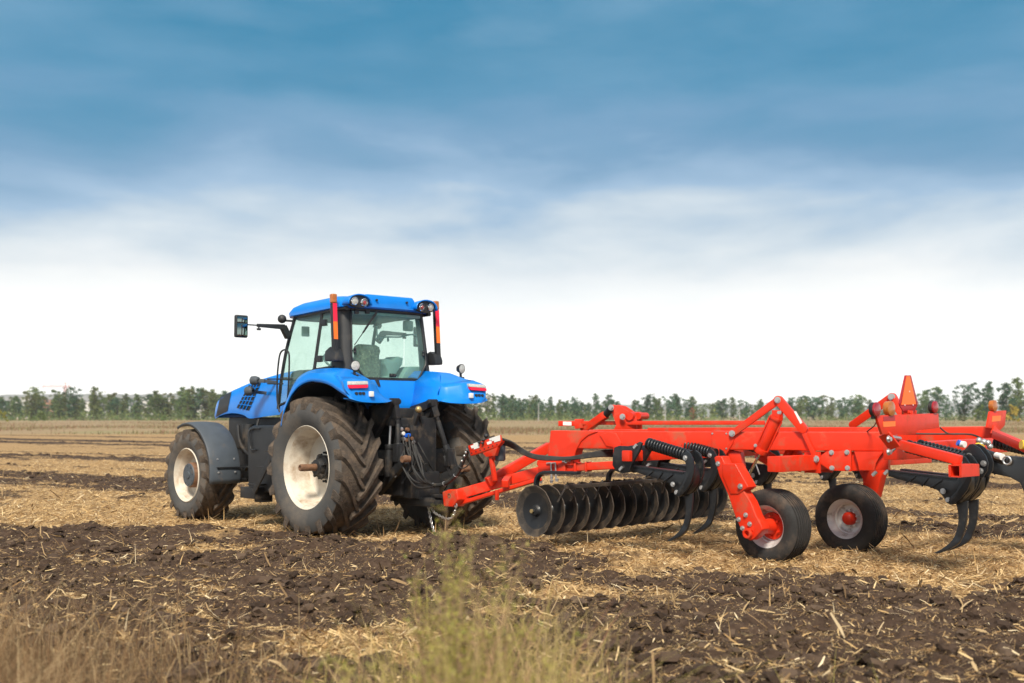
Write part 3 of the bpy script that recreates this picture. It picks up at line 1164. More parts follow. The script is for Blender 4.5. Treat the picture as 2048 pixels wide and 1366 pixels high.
m.prism([(0.10, -0.20, 2.08), (0.10, -0.46, 2.40), (0.10, -0.48, 2.50), (0.10, -0.38, 2.52), (0.10, -0.30, 2.46), (0.10, -0.16, 2.48), (0.10, -0.14, 2.40), (0.10, -0.20, 2.3)], (0.3, 0, 0))
m.box((0.30, -0.24, 2.1), (0.5, 0.22, 0.25))
m.build('armrest', 'cab_grey', TR, bev=0.02)
m = MB()
c = Vector((0.98, 0.10, 2.46))
ax = Vector((-0.62, 0, 0.78)).normalized()
m.torus(c, ax, 0.20, 0.016, 28, 8)
m.cyl(c, c - ax * 0.05, 0.06, 14)
for k in range(3):
    a = 2 * PI * k / 3
    x, y, z = frame(ax)
    m.bar(c, c + (x * math.cos(a) + y * math.sin(a)) * 0.2, 0.03, 0.014)
m.bar(c - ax * 0.03, (1.18, 0.10, 1.9), 0.10, 0.12)
m.build('steering_wheel', 'cab_grey', TR)
m = MB()
m.box((1.20, -0.05, 2.0), (0.22, 0.42, 0.50))
m.build('dashboard', 'cab_grey', TR, bev=0.05)
m = MB()
mc_ = V(816, 652, x=0.40)
m.box(mc_, (0.06, 0.17, 0.16))
m.bar(mc_, mc_ + Vector((0, 0, 0.14)), 0.05, 0.05)
m.build('monitor', 'cab_grey', TR, bev=0.03)
m = MB()
m.tube(smooth_path([V(*p, x=0.35) for p in [(753, 652), (755, 674), (761, 677.5), (772, 674), (800, 674), (825, 669), (844, 679)]]), 0.012, 8)
for px in (761, 776):
    m.tube([V(px, 675, x=0.35), V(px, 683, x=0.35)], 0.016, 8)
m.build('grab_rail', 'cab_grey', TR)
m = MB()
m.prism([V(*p, x=0.05) for p in [(803, 758), (815, 736), (822, 733), (841, 733), (843, 745), (836, 758)]], (0.25, 0, 0))
m.build('storage_box', 'cab_grey', TR, bev=0.03)
m = MB()
m.box(V(611, 663, x=1.13), (0.03, 0.13, 0.15))
m.build('rear_view_mirror', 'cab_grey', TR, bev=0.02)
m = MB()
m.box((0.5, 0, 3.09), (1.3, 1.2, 0.05))
m.build('headliner', 'cab_grey', TR, bev=0.02)

# ---- rear linkage
m = MB()
m.box((-0.62, -0.02, 1.10), (0.5, 0.62, 1.05))
m.box((-0.80, -0.02, 0.72), (0.45, 0.5, 0.35))
m.box((-0.55, -0.02, 1.66), (0.35, 0.9, 0.20))
m.bar((-0.5, 0.62, 1.02), (-0.5, -0.7, 1.02), 0.34, 0.34)
m.box((-0.95, -0.05, 0.50), (0.7, 0.34, 0.12))
m.build('rear_housing', 'chassis_black', TR, bev=0.025)
for s, dx in ((1, 0.0), (-1, 0.0)):
    top, mid_, low = (V(789, 803, x=-0.9), V(796, 848, x=-0.93), V(797, 925, x=-1.0)) if s > 0 else (V(865, 805, x=-0.9), V(876, 842, x=-0.93), V(906, 939, x=-1.05))
    m = MB()
    d = (low - top).normalized()
    m.box(top, (0.10, 0.10, 0.09))
    m.cyl(top + Vector((0, 0.09, 0)), top + Vector((0, -0.09, 0)), 0.035, 14)
    m.bar(top, top + (mid_ - top) * 0.75, 0.075, 0.085)
    m.cyl(top + (mid_ - top) * 0.6, mid_, 0.030, 12)
    m.cyl(mid_, mid_ + (low - mid_) * 0.55, 0.035, 14)
    m.cyl(mid_ + (low - mid_) * 0.5, low, 0.048, 14)
    m.box(mid_ + (low - mid_) * 0.75, (0.10, 0.12, 0.24))
    m.bar(low - d * 0.22, low + d * 0.06, 0.04, 0.16)
    m.build('lift_rod', 'chassis_black', TR, bev=0.006)
    m = MB()
    a = Vector((-0.45, top.y + s * 0.03, 1.70))
    m.bar(a, top + Vector((0.0, 0, -0.01)), 0.13, 0.17, w2=0.09, h2=0.10)
    m.prism([(-0.46, top.y, 1.78), (-0.95, top.y, 1.83), (-0.80, top.y, 1.62), (-0.5, top.y, 1.30)], (0, s * 0.09, 0))
    m.build('lift_arm', 'chassis_black', TR, bev=0.012)
    # lower link
    m = MB()
    p0 = Vector((-0.45, s * 0.33, 0.62))
    p1 = low + Vector((-0.03, 0, -0.05))
    p2 = p1 + (p1 - p0) * 0.28
    m.bar(p0, p2, 0.07, 0.13)
    m.build('lower_link', 'chassis_black', TR, bev=0.012)
    m = MB()
    m.ball(p2, 0.055, 0.8, 1, 1)
    m.cyl(p2 + Vector((0, 0.06, 0)), p2 - Vector((0, 0.06, 0)), 0.045, 14)
    m.build('link_ball', 'rust', TR)
    # lift cylinder with bare rod
    cp, cq = (V(781, 850, x=-0.80), V(779, 890, x=-0.80)) if s > 0 else (V(846, 848, x=-0.80), V(844, 888, x=-0.80))
    m = MB()
    m.cyl(cp, cq, 0.018, 12)
    m.build('piston_rod', 'steel', TR)
    m = MB()
    m.cyl(cq, cq + Vector((0.03, 0, -0.42)), 0.055, 16)
    m.cyl(cq + Vector((0, 0, 0.01)), cq + Vector((0, 0, -0.05)), 0.066, 16)
    m.box(cp + Vector((0, 0, 0.05)), (0.09, 0.08, 0.12))
    m.build_each('lift_cylinder', 'chassis_black', TR, bev=0.006)
# top link bracket with pale ball
m = MB()
tb = V(837, 819, x=-0.95)
m.ball(tb, 0.048)
m.build('top_link_ball', 'brass', TR)
m = MB()
m.bar(tb + Vector((0.02, 0, -0.03)), tb + Vector((0.10, 0.03, -0.25)), 0.06, 0.07)
m.box(tb + Vector((0.14, 0.04, -0.33)), (0.2, 0.12, 0.22))
m.bar(tb + Vector((0.05, -0.05, -0.02)), tb + Vector((0.1, -0.14, -0.25)), 0.025, 0.04)
m.build('top_link', 'chassis_black', TR, bev=0.008)
# remote valve block with coloured caps
m = MB()
for px in (800, 808, 816, 824):
    for py in (852, 862, 872, 881):
        p = V(px, py, x=-0.88)
        m.cyl(p + Vector((0.08, 0, 0)), p, 0.026, 12)
m.box(V(812, 866, x=-0.82), (0.10, 0.30, 0.36))
m.build_each('remote_valve', 'chassis_black', TR, bev=0.004)
for px, py, mt in ((815, 859, 'rust'), (817, 870, 'blue_cap'), (811, 871, 'blue_cap'), (823, 877, 'rust'), (812, 880, 'rust'), (806, 867, 'white_paint'), (826, 884, 'steel'), (802, 858, 'steel'), (807, 878, 'steel')):
    m = MB()
    p = V(px, py, x=-0.90)
    m.cyl(p + Vector((0.05, 0, 0)), p + Vector((-0.02, 0, 0)), 0.026, 12)
    m.build('coupler_cap', mt, TR, bev=0.004)
# drawbar of the tractor
m = MB()
m.bar((-0.3, -0.03, 0.50), (-1.45, -0.02, 0.50), 0.14, 0.07)
m.bar((-1.25, -0.02, 0.585), (-1.48, -0.02, 0.585), 0.14, 0.04)
m.cyl((-1.42, -0.02, 0.42), (-1.42, -0.02, 0.66), 0.026, 14)
m.box((-0.95, -0.03, 0.60), (0.25, 0.36, 0.12))
m.tube(smooth_path([V(*p, x=-1.0) for p in [(818, 930), (836, 929), (859, 930), (861, 950), (862, 962)]]), 0.010, 8)
m.build('drawbar', 'chassis_black', TR, bev=0.01)
# loose wires and small pipes at the back
m = MB()
for k in range(7):
    a = V(806 + 5 * k, 885 + (k % 3) * 5, x=-0.90)
    b = V(790 + 14 * k, 955 + (k % 2) * 12, x=-0.95)
    m.tube(smooth_path([a, (a * 0.6 + b * 0.4) + Vector((-0.12, 0.03 * (k - 3), 0)), b]), 0.009, 6)
m.build_each('pipe', 'hose_rubber', TR)
# ------------------------------------------------------------------ trailed disc ripper
IM = vehicle_root('disc_ripper', (-4.8, -1.6, 0), 'bright red trailed disc and tine cultivator hitched behind the blue tractor', 'cultivator')
NP0 = V(1105, 862, D=14.5)
NP0.z = 0
NE = V(1790, 864, D=12.5)
NE.z = 0
NE = (NE - NP0).normalized()
NN = Vector((NE.y, -NE.x, 0))
if NN.dot(EYE_L - NP0) < 0:
    NN = -NN


def N_(px, py, off=0.0):
    return VN(px, py, NP0, NN, off)


def flat(pxs, off=0.0):
    return [N_(*p, off) for p in pxs]


RED = 'red_paint'


def bolts(mb, pts, axis, r=0.017, h=0.022):
    for p in pts:
        mb.bolt(p, axis, r, h)


# near longitudinal beam
m = MB()
a = (N_(1104, 862) + N_(1104, 898)) / 2
b = (N_(1790, 864) + N_(1790, 903)) / 2
HB = 0.215
m.bar(a - NN * 0.10, b - NN * 0.10, 0.19, HB)
NB = m.build('main_beam', RED, IM, bev=0.014, seg=3)
# gooseneck plate at the front end of the beam, inner window frame
m = MB()
pl = [(1101, 861), (1174, 861.5), (1196, 863), (1176, 871), (1162, 883), (1152, 901), (1147, 921), (1145, 931), (1073, 931), (1074, 921), (1095, 914)]
m.prism(flat(pl, 0.012), -NN * 0.22)
pl = [(1218, 864), (1232, 866), (1243, 886), (1241, 896), (1242, 927), (1225, 927), (1226, 895), (1212, 893), (1198, 870)]
m.prism(flat(pl, 0.010), -NN * 0.20)
g = m.build('gooseneck', RED, NB, bev=0.012, seg=3)
# lower tube under the neck
m = MB()
m.bar(N_(1076, 938, 0.02) - NN * 0.10, N_(1130, 935, 0.02) - NN * 0.10, 0.20, 0.145)
m.bar(N_(1128, 936, 0.0) - NN * 0.10, N_(1246, 929.5, 0.0) - NN * 0.10, 0.15, 0.10)
m.bar(N_(1146, 935, 0.01) - NN * 0.10, N_(1151, 935, 0.01) - NN * 0.10, 0.19, 0.13)
m.bar(N_(1168, 934, 0.01) - NN * 0.10, N_(1172, 934, 0.01) - NN * 0.10, 0.18, 0.125)
m.build('neck_tube', RED, NB, bev=0.014, seg=3)
m = MB()
m.bolt(N_(1130, 920, 0.01), NN, 0.028, 0.05)
m.cyl(N_(1129, 920, 0.01), N_(1140, 920, 0.03), 0.024, 12)
bolts(m, [N_(1464, 867, 0.03), N_(1131, 921, 0.012)], NN, 0.024, 0.03)
m.build_each('pin', 'steel', NB)
# silver U bolts clamping the disc gang
m = MB()
for px in (1102, 1111):
    m.tube(smooth_path([N_(px - 9, 927, 0.03), N_(px - 1, 926, 0.04), N_(px, 930, 0.04), N_(px + 1, 963, 0.04)], 3), 0.011, 8)
for px, py in ((1081, 958), (1082, 962), (1103, 953), (1103, 961), (1114, 958)):
    m.bolt(N_(px, py, 0.03), (0, 0, -1), 0.018, 0.03)
m.build_each('u_bolt', 'steel', NB)

# far beam, parallel
fo = (V(1420, 857, D=16.8) + V(1420, 889, D=16.8)) / 2
fe = (V(1985, 853, D=14.9) + V(1985, 885, D=14.9)) / 2
m = MB()
m.bar(fo, fe, 0.19, HB)
FB = m.build('main_beam', RED, IM, bev=0.014, seg=3)
fd = (fe - fo).normalized()
m = MB()
for t, px in ((0.1, 0), (0.55, 0)):
    pass
for px in (1838, 1938):
    p = V(px, 871, D=15.0)
    m.box(p, (0.05, 0.04, 0.14))
m.build_each('cable_clip', RED, FB, bev=0.008)
m = MB()
m.tube(smooth_path([V(*p, D=14.85) for p in [(1800, 867), (1830, 867.5), (1880, 868), (1930, 868), (1950, 871), (1968, 880)]]), 0.013, 6)
m.tube(smooth_path([V(*p, D=13.0) for p in [(1880, 855), (1888, 862), (1900, 868), (1925, 868)]]), 0.010, 6)
m.build_each('cable', 'hose_rubber', FB)

# mid longitudinal members between the beams
m = MB()
mo, me_ = V(1300, 866, D=15.0), V(1760, 866, D=13.2)
m.bar(mo, me_, 0.14, 0.14)
mo2, me2 = V(1180, 868, D=15.4), V(1540, 866, D=14.6)
m.bar(mo2, me2, 0.12, 0.12)
m.build_each('inner_beam', RED, IM, bev=0.012)

# front cross bar (square end seen at the near tine) and rear cross bar
cb0 = V(1251, 912, y=-0.28)
m = MB()
m.bar(cb0 + Vector((0, 0.0, 0)), (cb0.x + 0.25, -4.55, cb0.z), 0.115, 0.125)
FCB = m.build('cross_bar', RED, IM, bev=0.012)
m = MB()
rb0 = V(1560, 928, y=-1.10)
rb1 = Vector((rb0.x + 0.10, -4.6, rb0.z))
m.bar(Vector((rb0.x + 0.0, -0.98, rb0.z)), rb1, 0.17, 0.17)
CB2 = m.build('cross_bar', RED, IM, bev=0.012)
m = MB()
for yy in (-1.75, -2.0):
    m.box((rb0.x, yy, rb0.z), (0.20, 0.035, 0.24))
m.build_each('flange', RED, CB2, bev=0.006)
m = MB()
rc = V(1745, 905, y=-1.35)
m.bar((rc.x + 0.02, -1.75, rc.z), (rc.x + 0.15, -4.9, rc.z + 0.02), 0.16, 0.18)
m.build('cross_bar', RED, IM, bev=0.012)

# plates hanging from the near beam
m = MB()
pl = [(1636, 916), (1652, 903), (1702, 900), (1703, 943), (1660, 941), (1632, 922)]
m.prism(flat(pl, 0.012), -NN * 0.05)
pl = [(1708, 903), (1768, 903), (1760, 912), (1752, 926), (1749, 941), (1718, 941), (1715, 926)]
m.prism(flat(pl, 0.012), -NN * 0.04)
m.prism(flat([(1702, 903), (1776, 902), (1776, 940), (1702, 942)], -0.05), -NN * 0.16)
pl = [(1422, 862), (1470, 863), (1466, 886), (1457, 901), (1450, 912), (1446, 920), (1430, 920), (1424, 900)]
m.prism(flat(pl, 0.012), -NN * 0.24)
m.prism(flat([(1452, 900), (1480, 905), (1485, 935), (1470, 940), (1445, 925)], -0.05), -NN * 0.16)
HP = m.build_each('hanger_plate', RED, NB, bev=0.008)
m = MB()
bolts(m, [N_(*p, 0.012) for p in [(1663, 905), (1694, 904.5), (1664, 936), (1695, 936)]], NN, 0.02, 0.025)
bolts(m, [N_(1631.5, 918, 0.05)], NN, 0.028, 0.03)
for p in [(1425, 867), (1453, 867), (1425, 897), (1453, 897)]:
    m.bolt(N_(*p, 0.012), NN, 0.011, 0.008, False)
m.build_each('plate_bolt', 'steel', NB)
m = MB()
m.bar(N_(1516, 904, -0.1), N_(1557, 930, -0.25), 0.06, 0.16)
m.bar(N_(1572, 903, -0.1), N_(1605, 935, -0.3), 0.05, 0.14)
m.bar(N_(1590, 903, -0.1), N_(1612, 935, -0.3), 0.05, 0.12)
m.build_each('gusset', RED, NB, bev=0.01)

# lift linkage: two links, apex pin, hydraulic cylinder
def link_set(pts, offs, parent, name='lift_link', wide=(0.075, 0.10)):
    A, B, C = pts
    mm = MB()
    for o in offs:
        mm.bar(A + NN * o, B + NN * o, 0.018, wide[0], up=NN.cross(B - A).cross(B - A) if False else (0, 0, 1))
    return mm


def plate_link(mb, p, q, w0, w1, nrm, th):
    d = (q - p).normalized()
    s = nrm.cross(d).normalized()
    pts = []
    for k in range(9):
        a = PI / 2 + PI * k / 8
        pts.append(p + d * math.cos(a) * w0 / 2 + s * math.sin(a) * w0 / 2)
    for k in range(9):
        a = -PI / 2 + PI * k / 8
        pts.append(q + d * math.cos(a) * w1 / 2 + s * math.sin(a) * w1 / 2)
    mb.prism(pts, -nrm * th)


A, B, C = N_(1464, 867, 0.035), N_(1556, 800, 0.035), N_(1631.5, 918, 0.045)
m = MB()
plate_link(m, A, B, 0.075, 0.085, NN, 0.05)
LK = m.build('lift_link', RED, IM, bev=0.006)
m = MB()
K = N_(1605, 858, 0.05)
plate_link(m, B + NN * 0.018, K + NN * 0.005, 0.10, 0.10, NN, 0.09)
m.bar(K - NN * 0.04 - (C - B).normalized() * 0.06, C - NN * 0.03, 0.05, 0.075, up=NN)
plate_link(m, C - NN * 0.005 + (B - C) * 0.02, C, 0.08, 0.08, NN, 0.06)
m.build('lift_link', RED, IM, bev=0.006)
m = MB()
bolts(m, [B + NN * 0.02], NN, 0.026, 0.025)
bolts(m, [A + NN * 0.002], NN, 0.026, 0.025)
bolts(m, [N_(1558, 825, 0.07)], NN, 0.02, 0.02)
m.build_each('link_pin', 'steel', LK)
m = MB()
st = [N_(1588, 823, 0.055), N_(1592, 822, 0.055), N_(1605, 845, 0.056), N_(1601, 848, 0.056)]
m.prism(st, NN * 0.004)
m.build_each('sticker', 'white_paint', LK)
ct, cm, rl = N_(1557, 826, 0.04), N_(1521, 905, -0.02), N_(1490, 964, -0.24)
m = MB()
m.cyl(ct + (cm - ct) * 0.12, cm, 0.062, 24)
m.cyl(ct + (cm - ct) * 0.10, ct + (cm - ct) * 0.17, 0.075, 24)
m.cyl(ct + (cm - ct) * 0.90, cm + (cm - ct) * 0.02, 0.075, 24)
dd = (cm - ct).normalized()
sd = NN.cross(dd)
for s in (1, -1):
    m.bar(ct + (cm - ct) * 0.14 + sd * s * 0.075, ct + (cm - ct) * 0.94 + sd * s * 0.075, 0.02, 0.02)
m.box(ct + dd * 0.03, (0.10, 0.08, 0.12))
CY = m.build('hydraulic_cylinder', RED, IM, bev=0.006)
m = MB()
m.cyl(cm, rl, 0.017, 14)
m.build('cylinder_rod', 'chrome', CY)
m = MB()
m.cyl(cm + (rl - cm) * 0.2 - NN * 0.01, cm + (rl - cm) * 0.2 + NN * 0.03, 0.012, 8)
m.tube(smooth_path([N_(1512, 929, 0), N_(1516, 940, 0.03), N_(1519, 949, 0.03)], 3), 0.008, 6)
bolts(m, [N_(1511, 891, 0.03)], NN, 0.014, 0.018)
m.build_each('rod_clip', 'steel', CY)
m = MB()
m.box(rl, (0.10, 0.10, 0.11))
m.prism([rl + Vector((0.07, 0.05, -0.10)), rl + Vector((-0.09, 0.05, -0.07)), rl + Vector((-0.06, 0.05, 0.05)), rl + Vector((0.02, 0.05, 0.06))], (0, -0.12, 0))
m.build('rod_clevis', RED, CY, bev=0.012)

# ---- support wheels
def support_wheel(c, leg_side):
    w = part_root('support_wheel', IM)
    R, hw, rr = 0.420, 0.165, 0.232
    c = Vector(c)
    t = MB()
    pro = [(-hw * 0.86, rr), (-hw * 0.98, rr + 0.03), (-hw * 1.05, rr + 0.09), (-hw * 1.0, rr + 0.14), (-hw * 0.90, R - 0.022), (-hw * 0.82, R - 0.008)]
    tr = []
    for k in range(-3, 4):
        y = k * hw * 0.23
        z = R - abs(k) ** 2 * 0.0012
        tr += [(y - 0.012, z), (y - 0.009, z - 0.020), (y + 0.009, z - 0.020), (y + 0.012, z)]
    t.lathe(pro + tr + [(-y, r) for y, r in pro[::-1]], c, (0, 1, 0), 56)
    t.build('tyre', 'small_tyre', w, ang=30)
    f = c + Vector((0, hw * 0.82, 0))
    r_ = MB()
    r_.lathe([(0, 0.245), (0.012, 0.238), (0.0, 0.225), (-0.03, 0.212), (-0.045, 0.195), (-0.09, 0.185), (-0.095, 0.172), (-0.13, 0.165), (-0.14, 0.12), (-0.13, 0.07), (-0.13, 0.0)], f, (0, 1, 0), 44)
    r_.lathe([(0, 0.245), (-0.03, 0.238), (-0.25, 0.238), (-0.27, 0.245)], f, (0, 1, 0), 44)
    if not leg_side:
        for k in range(10):
            a = 2 * PI * k / 10
            r_.bolt(f + Vector((math.sin(a) * 0.10, -0.128, math.cos(a) * 0.10)), (0, 1, 0), 0.013, 0.03)
    r_.build('rim', 'rim_silver', w, ang=45)
    h = MB()
    if leg_side:
        h.lathe([(-0.13, 0.155), (-0.11, 0.15), (-0.10, 0.09), (0.0, 0.08), (0.06, 0.075)], f, (0, 1, 0), 30)
        for k in range(6):
            a = 2 * PI * k / 6
            h.bolt(f + Vector((math.sin(a) * 0.115, -0.10, math.cos(a) * 0.115)), (0, 1, 0), 0.014, 0.03)
    else:
        h.lathe([(-0.13, 0.08), (-0.06, 0.075), (-0.03, 0.06), (-0.012, 0.03), (-0.01, 0)], f, (0, 1, 0), 30)
    h.build('hub', RED, w)
    return w


W1 = V(1532, 1062, y=-1.16)
W2 = V(1690, 1037, y=-2.66)
support_wheel((W1.x, -1.16 - 0.135, 0.415), True)
support_wheel((W2.x, -2.66 - 0.135, 0.415), False)
# leg of the near wheel
yl = -0.90
lp = [(95, 600), (108, 588), (145, 588), (170, 640), (240, 700), (300, 830), (345, 900), (380, 990), (418, 1060), (428, 1090), (372, 1150), (340, 1165), (305, 1140), (288, 1110), (240, 1000), (190, 850), (130, 720)]
lp = [V(1400 + x / 3.415, 740 + y / 3.415, y=yl) for x, y in lp]
m = MB()
m.prism(lp, (0, -0.14, 0))
up = [(150, 640), (240, 640), (330, 800), (262, 848), (208, 850), (150, 720)]
m.prism([V(1400 + x / 3.415, 740 + y / 3.415, y=yl + 0.012) for x, y in up], (0, -0.164, 0))
LG = m.build('wheel_leg', RED, IM, bev=0.012, seg=3)
pv = V(1400 + 335 / 3.415, 740 + 1115 / 3.415, y=yl)
m = MB()
m.lathe([(0.05, 0.03), (0.05, 0.055), (-0.16, 0.055), (-0.16, 0.03)], pv, (0, 1, 0), 24, closed=True)
m.bar(pv + Vector((-0.02, -0.05, 0.0)), Vector((W1.x, -1.0, 0.44)), 0.12, 0.14)
m.cyl(Vector((W1.x, -0.95, 0.415)), Vector((W1.x, -1.25, 0.415)), 0.05, 18)
m.build('stub_axle', RED, LG, bev=0.008)
m = MB()
for x, y in ((313, 990), (265, 1020), (340, 1052), (291, 1081)):
    m.bolt(V(1400 + x / 3.415, 740 + y / 3.415, y=yl + 0.002), (0, 1, 0), 0.019, 0.024)
m.bolt(V(1400 + 123 / 3.415, 740 + 640 / 3.415, y=yl + 0.002), (0, 1, 0), 0.02, 0.02)
m.bolt(V(1400 + 275 / 3.415, 740 + 795 / 3.415, y=yl + 0.02), (0, 1, 0), 0.022, 0.024)
m.build_each('leg_bolt', 'steel', LG)
# leg of the far wheel
m = MB()
q0 = V(1700, 944, y=-2.55)
m.prism([V(1672, 942, y=-2.5), V(1728, 940, y=-2.5), V(1718, 958, y=-2.5), V(1708, 1000, y=-2.5), V(1682, 1000, y=-2.5), V(1681, 962, y=-2.5)], (0, -0.14, 0))
m2 = m.build('wheel_leg', RED, IM, bev=0.015)
m2.data.transform(Matrix.Translation(Vector((0.0, -0.50, 0))))
m = MB()
m.cyl((W2.x, -3.2, 0.415), (W2.x, -2.8, 0.415), 0.05, 16)
m.bar((W2.x, -3.08, 0.42), (W2.x + 0.05, -3.08, 0.75), 0.12, 0.12)
m.build('stub_axle', RED, m2)

# ---- far wheel lift link (rear right) and upper linkage
m = MB()
A2, B2, C2 = V(1704, 850, D=13.9), V(1784, 794, D=13.5), V(1806, 832, D=13.4)
plate_link(m, A2, B2, 0.09, 0.10, NN, 0.06)
plate_link(m, B2 + NN * 0.03, C2 + NN * 0.03, 0.10, 0.09, NN, 0.10)
L2 = m.build('lift_link', RED, IM, bev=0.006)
m = MB()
bolts(m, [B2 + NN * 0.03], NN, 0.03, 0.025)
m.build_each('link_pin', 'steel', L2)
m = MB()
tp, tq = V(1150, 846, D=16.3), V(1530, 845.5, D=15.0)
m.bar(tp, tq, 0.055, 0.055)
m.bar(V(1118, 847, D=16.4), V(1152, 847, D=16.3), 0.07, 0.075)
TB = m.build('tie_bar', RED, IM, bev=0.008)
m = MB()
m.prism([V(*p, D=16.25) for p in [(1126, 843), (1143, 843.5), (1143, 851), (1126, 850.5)]], NN * 0.002)
m.build_each('sticker', 'white_paint', TB)
m = MB()
m.prism([V(*p, D=16.2) for p in [(1149, 838), (1165, 838), (1163, 844), (1166, 856), (1149, 858)]], -NN * 0.08)
m.build('tie_bracket', RED, TB, bev=0.008)
m = MB()
c0, c1, c2 = V(1166, 862, D=16.3), V(1212, 829, D=16.0), V(1222, 817, D=15.9)
m.bar(c0, c1, 0.105, 0.105)
CY2 = m.build('hydraulic_cylinder', RED, IM, bev=0.012)
m = MB()
m.cyl(c1 - (c2 - c1) * 0.15, c2, 0.05, 14)
m.build('cylinder_gland', 'black_plastic', CY2)
for dd_ in (0.0, -0.20):
    m = MB()
    pl = [(1218, 812), (1224, 809), (1240, 812), (1264, 828), (1273, 834), (1273, 859), (1252, 861), (1226, 861), (1232, 850), (1225, 830)]
    m.prism([V(*p, D=15.9) - NN * (-dd_) for p in pl], -NN * 0.03)
    lt = m.build('lift_tower', RED, IM, bev=0.008)
m = MB()
m.cyl(V(1258, 832, D=15.85), V(1258, 832, D=15.85) - NN * 0.4, 0.06, 18)
m.cyl(V(1270, 832, D=15.85) - NN * 0.1, V(1270, 832, D=15.85) - NN * 0.42, 0.05, 18)
m.build_each('tower_pivot', RED, lt)
m = MB()
bolts(m, [V(1245, 833.5, D=15.83), V(1222, 815, D=15.85)], NN, 0.03, 0.03)
m.build_each('tower_pin', 'steel', lt)

# ---- drawbar: two arms meeting at the hitch, stand, hose rack
h0 = V(897, 996, y=-0.03)
m = MB()
nearend = N_(1085, 942, -0.06)
m.bar(h0 + Vector((-0.06, 0.05, 0.02)), nearend, 0.11, 0.135)
farend = V(1100, 893, D=15.1)
fars = V(975, 965, y=-0.20)
m.bar(fars, farend, 0.10, 0.125)
m.bar(h0 + Vector((-0.10, -0.02, -0.09)), V(1080, 958, y=-0.35), 0.10, 0.05)
m.bar(V(1010, 968, y=-0.1), V(1020, 952, y=-0.5), 0.09, 0.10)
DB = m.build('drawbar_arm', RED, IM, bev=0.012, seg=3)
m = MB()
m.prism([V(*p, y=0.07) for p in [(884, 984), (897, 979), (913, 979), (916, 1000), (905, 1014), (887, 1013)]], (0, -0.2, 0))
CL = m.build('hitch_head', RED, IM, bev=0.018, seg=3)
m = MB()
p = V(898.5, 991, y=0.072)
m.lathe([(-0.01, 0.032), (0.006, 0.03), (0.006, 0.018), (-0.03, 0.016), (-0.03, 0)], p, (0, 1, 0), 20)
m.build('hitch_pin', 'rust', CL)
m = MB()
sp0, sp1 = V(981, 905, y=-0.05), V(990, 962, y=-0.05)
m.bar(sp0, sp1, 0.05, 0.05)
m.bar(V(994, 980, y=-0.1), V(994, 1000, y=-0.1), 0.04, 0.04)
m.bar(V(985, 918, y=-0.05), V(990, 908, y=-0.08), 0.03, 0.08)
m.build('rack_post', RED, DB, bev=0.006)
# rack: folded sheet, facing back at left, with a row of holes and stepped white stickers
def RK(x, y, o=0.0):
    # rack plane across the drawbar, zoom coordinates
    return V(720 + x / 4.4075, 780 + y / 4.4075, y=0.0 + o)


m = MB()
m.prism([RK(*p) for p in [(950, 492), (1237, 395), (1243, 425), (1246, 450), (968, 545), (958, 520)]], (0, -0.02, 0))
m.prism([RK(*p) for p in [(966, 540), (1246, 447), (1240, 470), (1212, 500), (976, 580)]], (0, -0.06, 0))
m.prism([RK(*p) for p in [(1080, 555), (1215, 500), (1190, 580), (1110, 590)]], (0, -0.05, 0))
RC = m.build('hose_rack', RED, IM, bev=0.005)
m = MB()
for quad in ([(1000, 472), (1048, 456), (1052, 508), (1006, 524)], [(975, 492), (1000, 484), (1003, 510), (985, 516)], [(1140, 428), (1234, 397), (1238, 446), (1185, 462), (1183, 448), (1165, 452), (1163, 440), (1143, 446)], [(1118, 460), (1158, 446), (1162, 470), (1124, 482)]):
    m.prism([RK(*p, 0.002) for p in quad], (0, 0.003, 0))
m.build_each('sticker', 'white_paint', RC)
m = MB()
for k in range(7):
    p = RK(985 + k * 37, 556 - k * 12.5, 0.001)
    m.cyl(p, p + Vector((0, 0.002, 0)), 0.010, 10)
m.build_each('rack_hole', 'mesh_black', RC)
m = MB()
for q in ((1060, 462), (1090, 468), (1095, 440)):
    p = RK(*q)
    m.ball(p + Vector((0, 0.02, 0)), 0.022, 1, 1, 0.8, 10)
m.ball(RK(1112, 405), 0.03)
m.build_each('rack_knob', 'black_plastic', RC)
m = MB()
p = V(1000, 900, y=-0.14)
m.lathe([(0, 0.0), (0, 0.055), (0.02, 0.07), (0.20, 0.07), (0.235, 0.05), (0.24, 0.0)], p - Vector((0, 0, 0.14)), (0, 0, 1), 20)
m.build('canister', 'grey_plastic', RC)

# hoses: a bundle to the frame, a thick sleeve to the tractor that fans out into thin hoses
m = MB()
for k in range(4):
    dz, dy = 0.025 * (k % 2) - 0.01, -0.05 * k
    m.tube(smooth_path([V(1000, 877 + 3 * k, y=-0.05 + dy * 0.3), V(1022, 884 + 3 * k, y=-0.2 + dy * .3), V(1045, 899 + 2.5 * k, y=-0.35), V(1065, 909 + 2 * k, y=-0.4), V(1092, 913 + 2 * k, y=-0.5), V(1140, 915 + 1 * k, y=-0.7), V(1200, 903 + 3 * k, y=-0.9), V(1240, 901 + 4 * k, y=-1.2)], 5), 0.016, 8)
m.build_each('hose', 'hose_rubber', IM)
m = MB()
sl = [V(*p, y=-0.02) for p in [(865, 971), (878, 970), (892, 966.5), (904, 958), (914, 948), (920, 937), (927, 920), (933, 908), (937, 897)]]
m.tube(smooth_path(sl, 4), [0.028] * 36 if False else 0.028, 10)
SV = m.build('hose_sleeve', 'hose_rubber', IM)
m = MB()
for i, px in enumerate(((866, 970.8), (889, 967.5), (911, 951))):
    p = V(*px, y=-0.02)
    t = [Vector((-1, 0, 0)), Vector((-0.9, 0, 0.3)), Vector((-0.5, 0, 0.8))][i]
    m.torus(p, t, 0.030, 0.005, 16, 6)
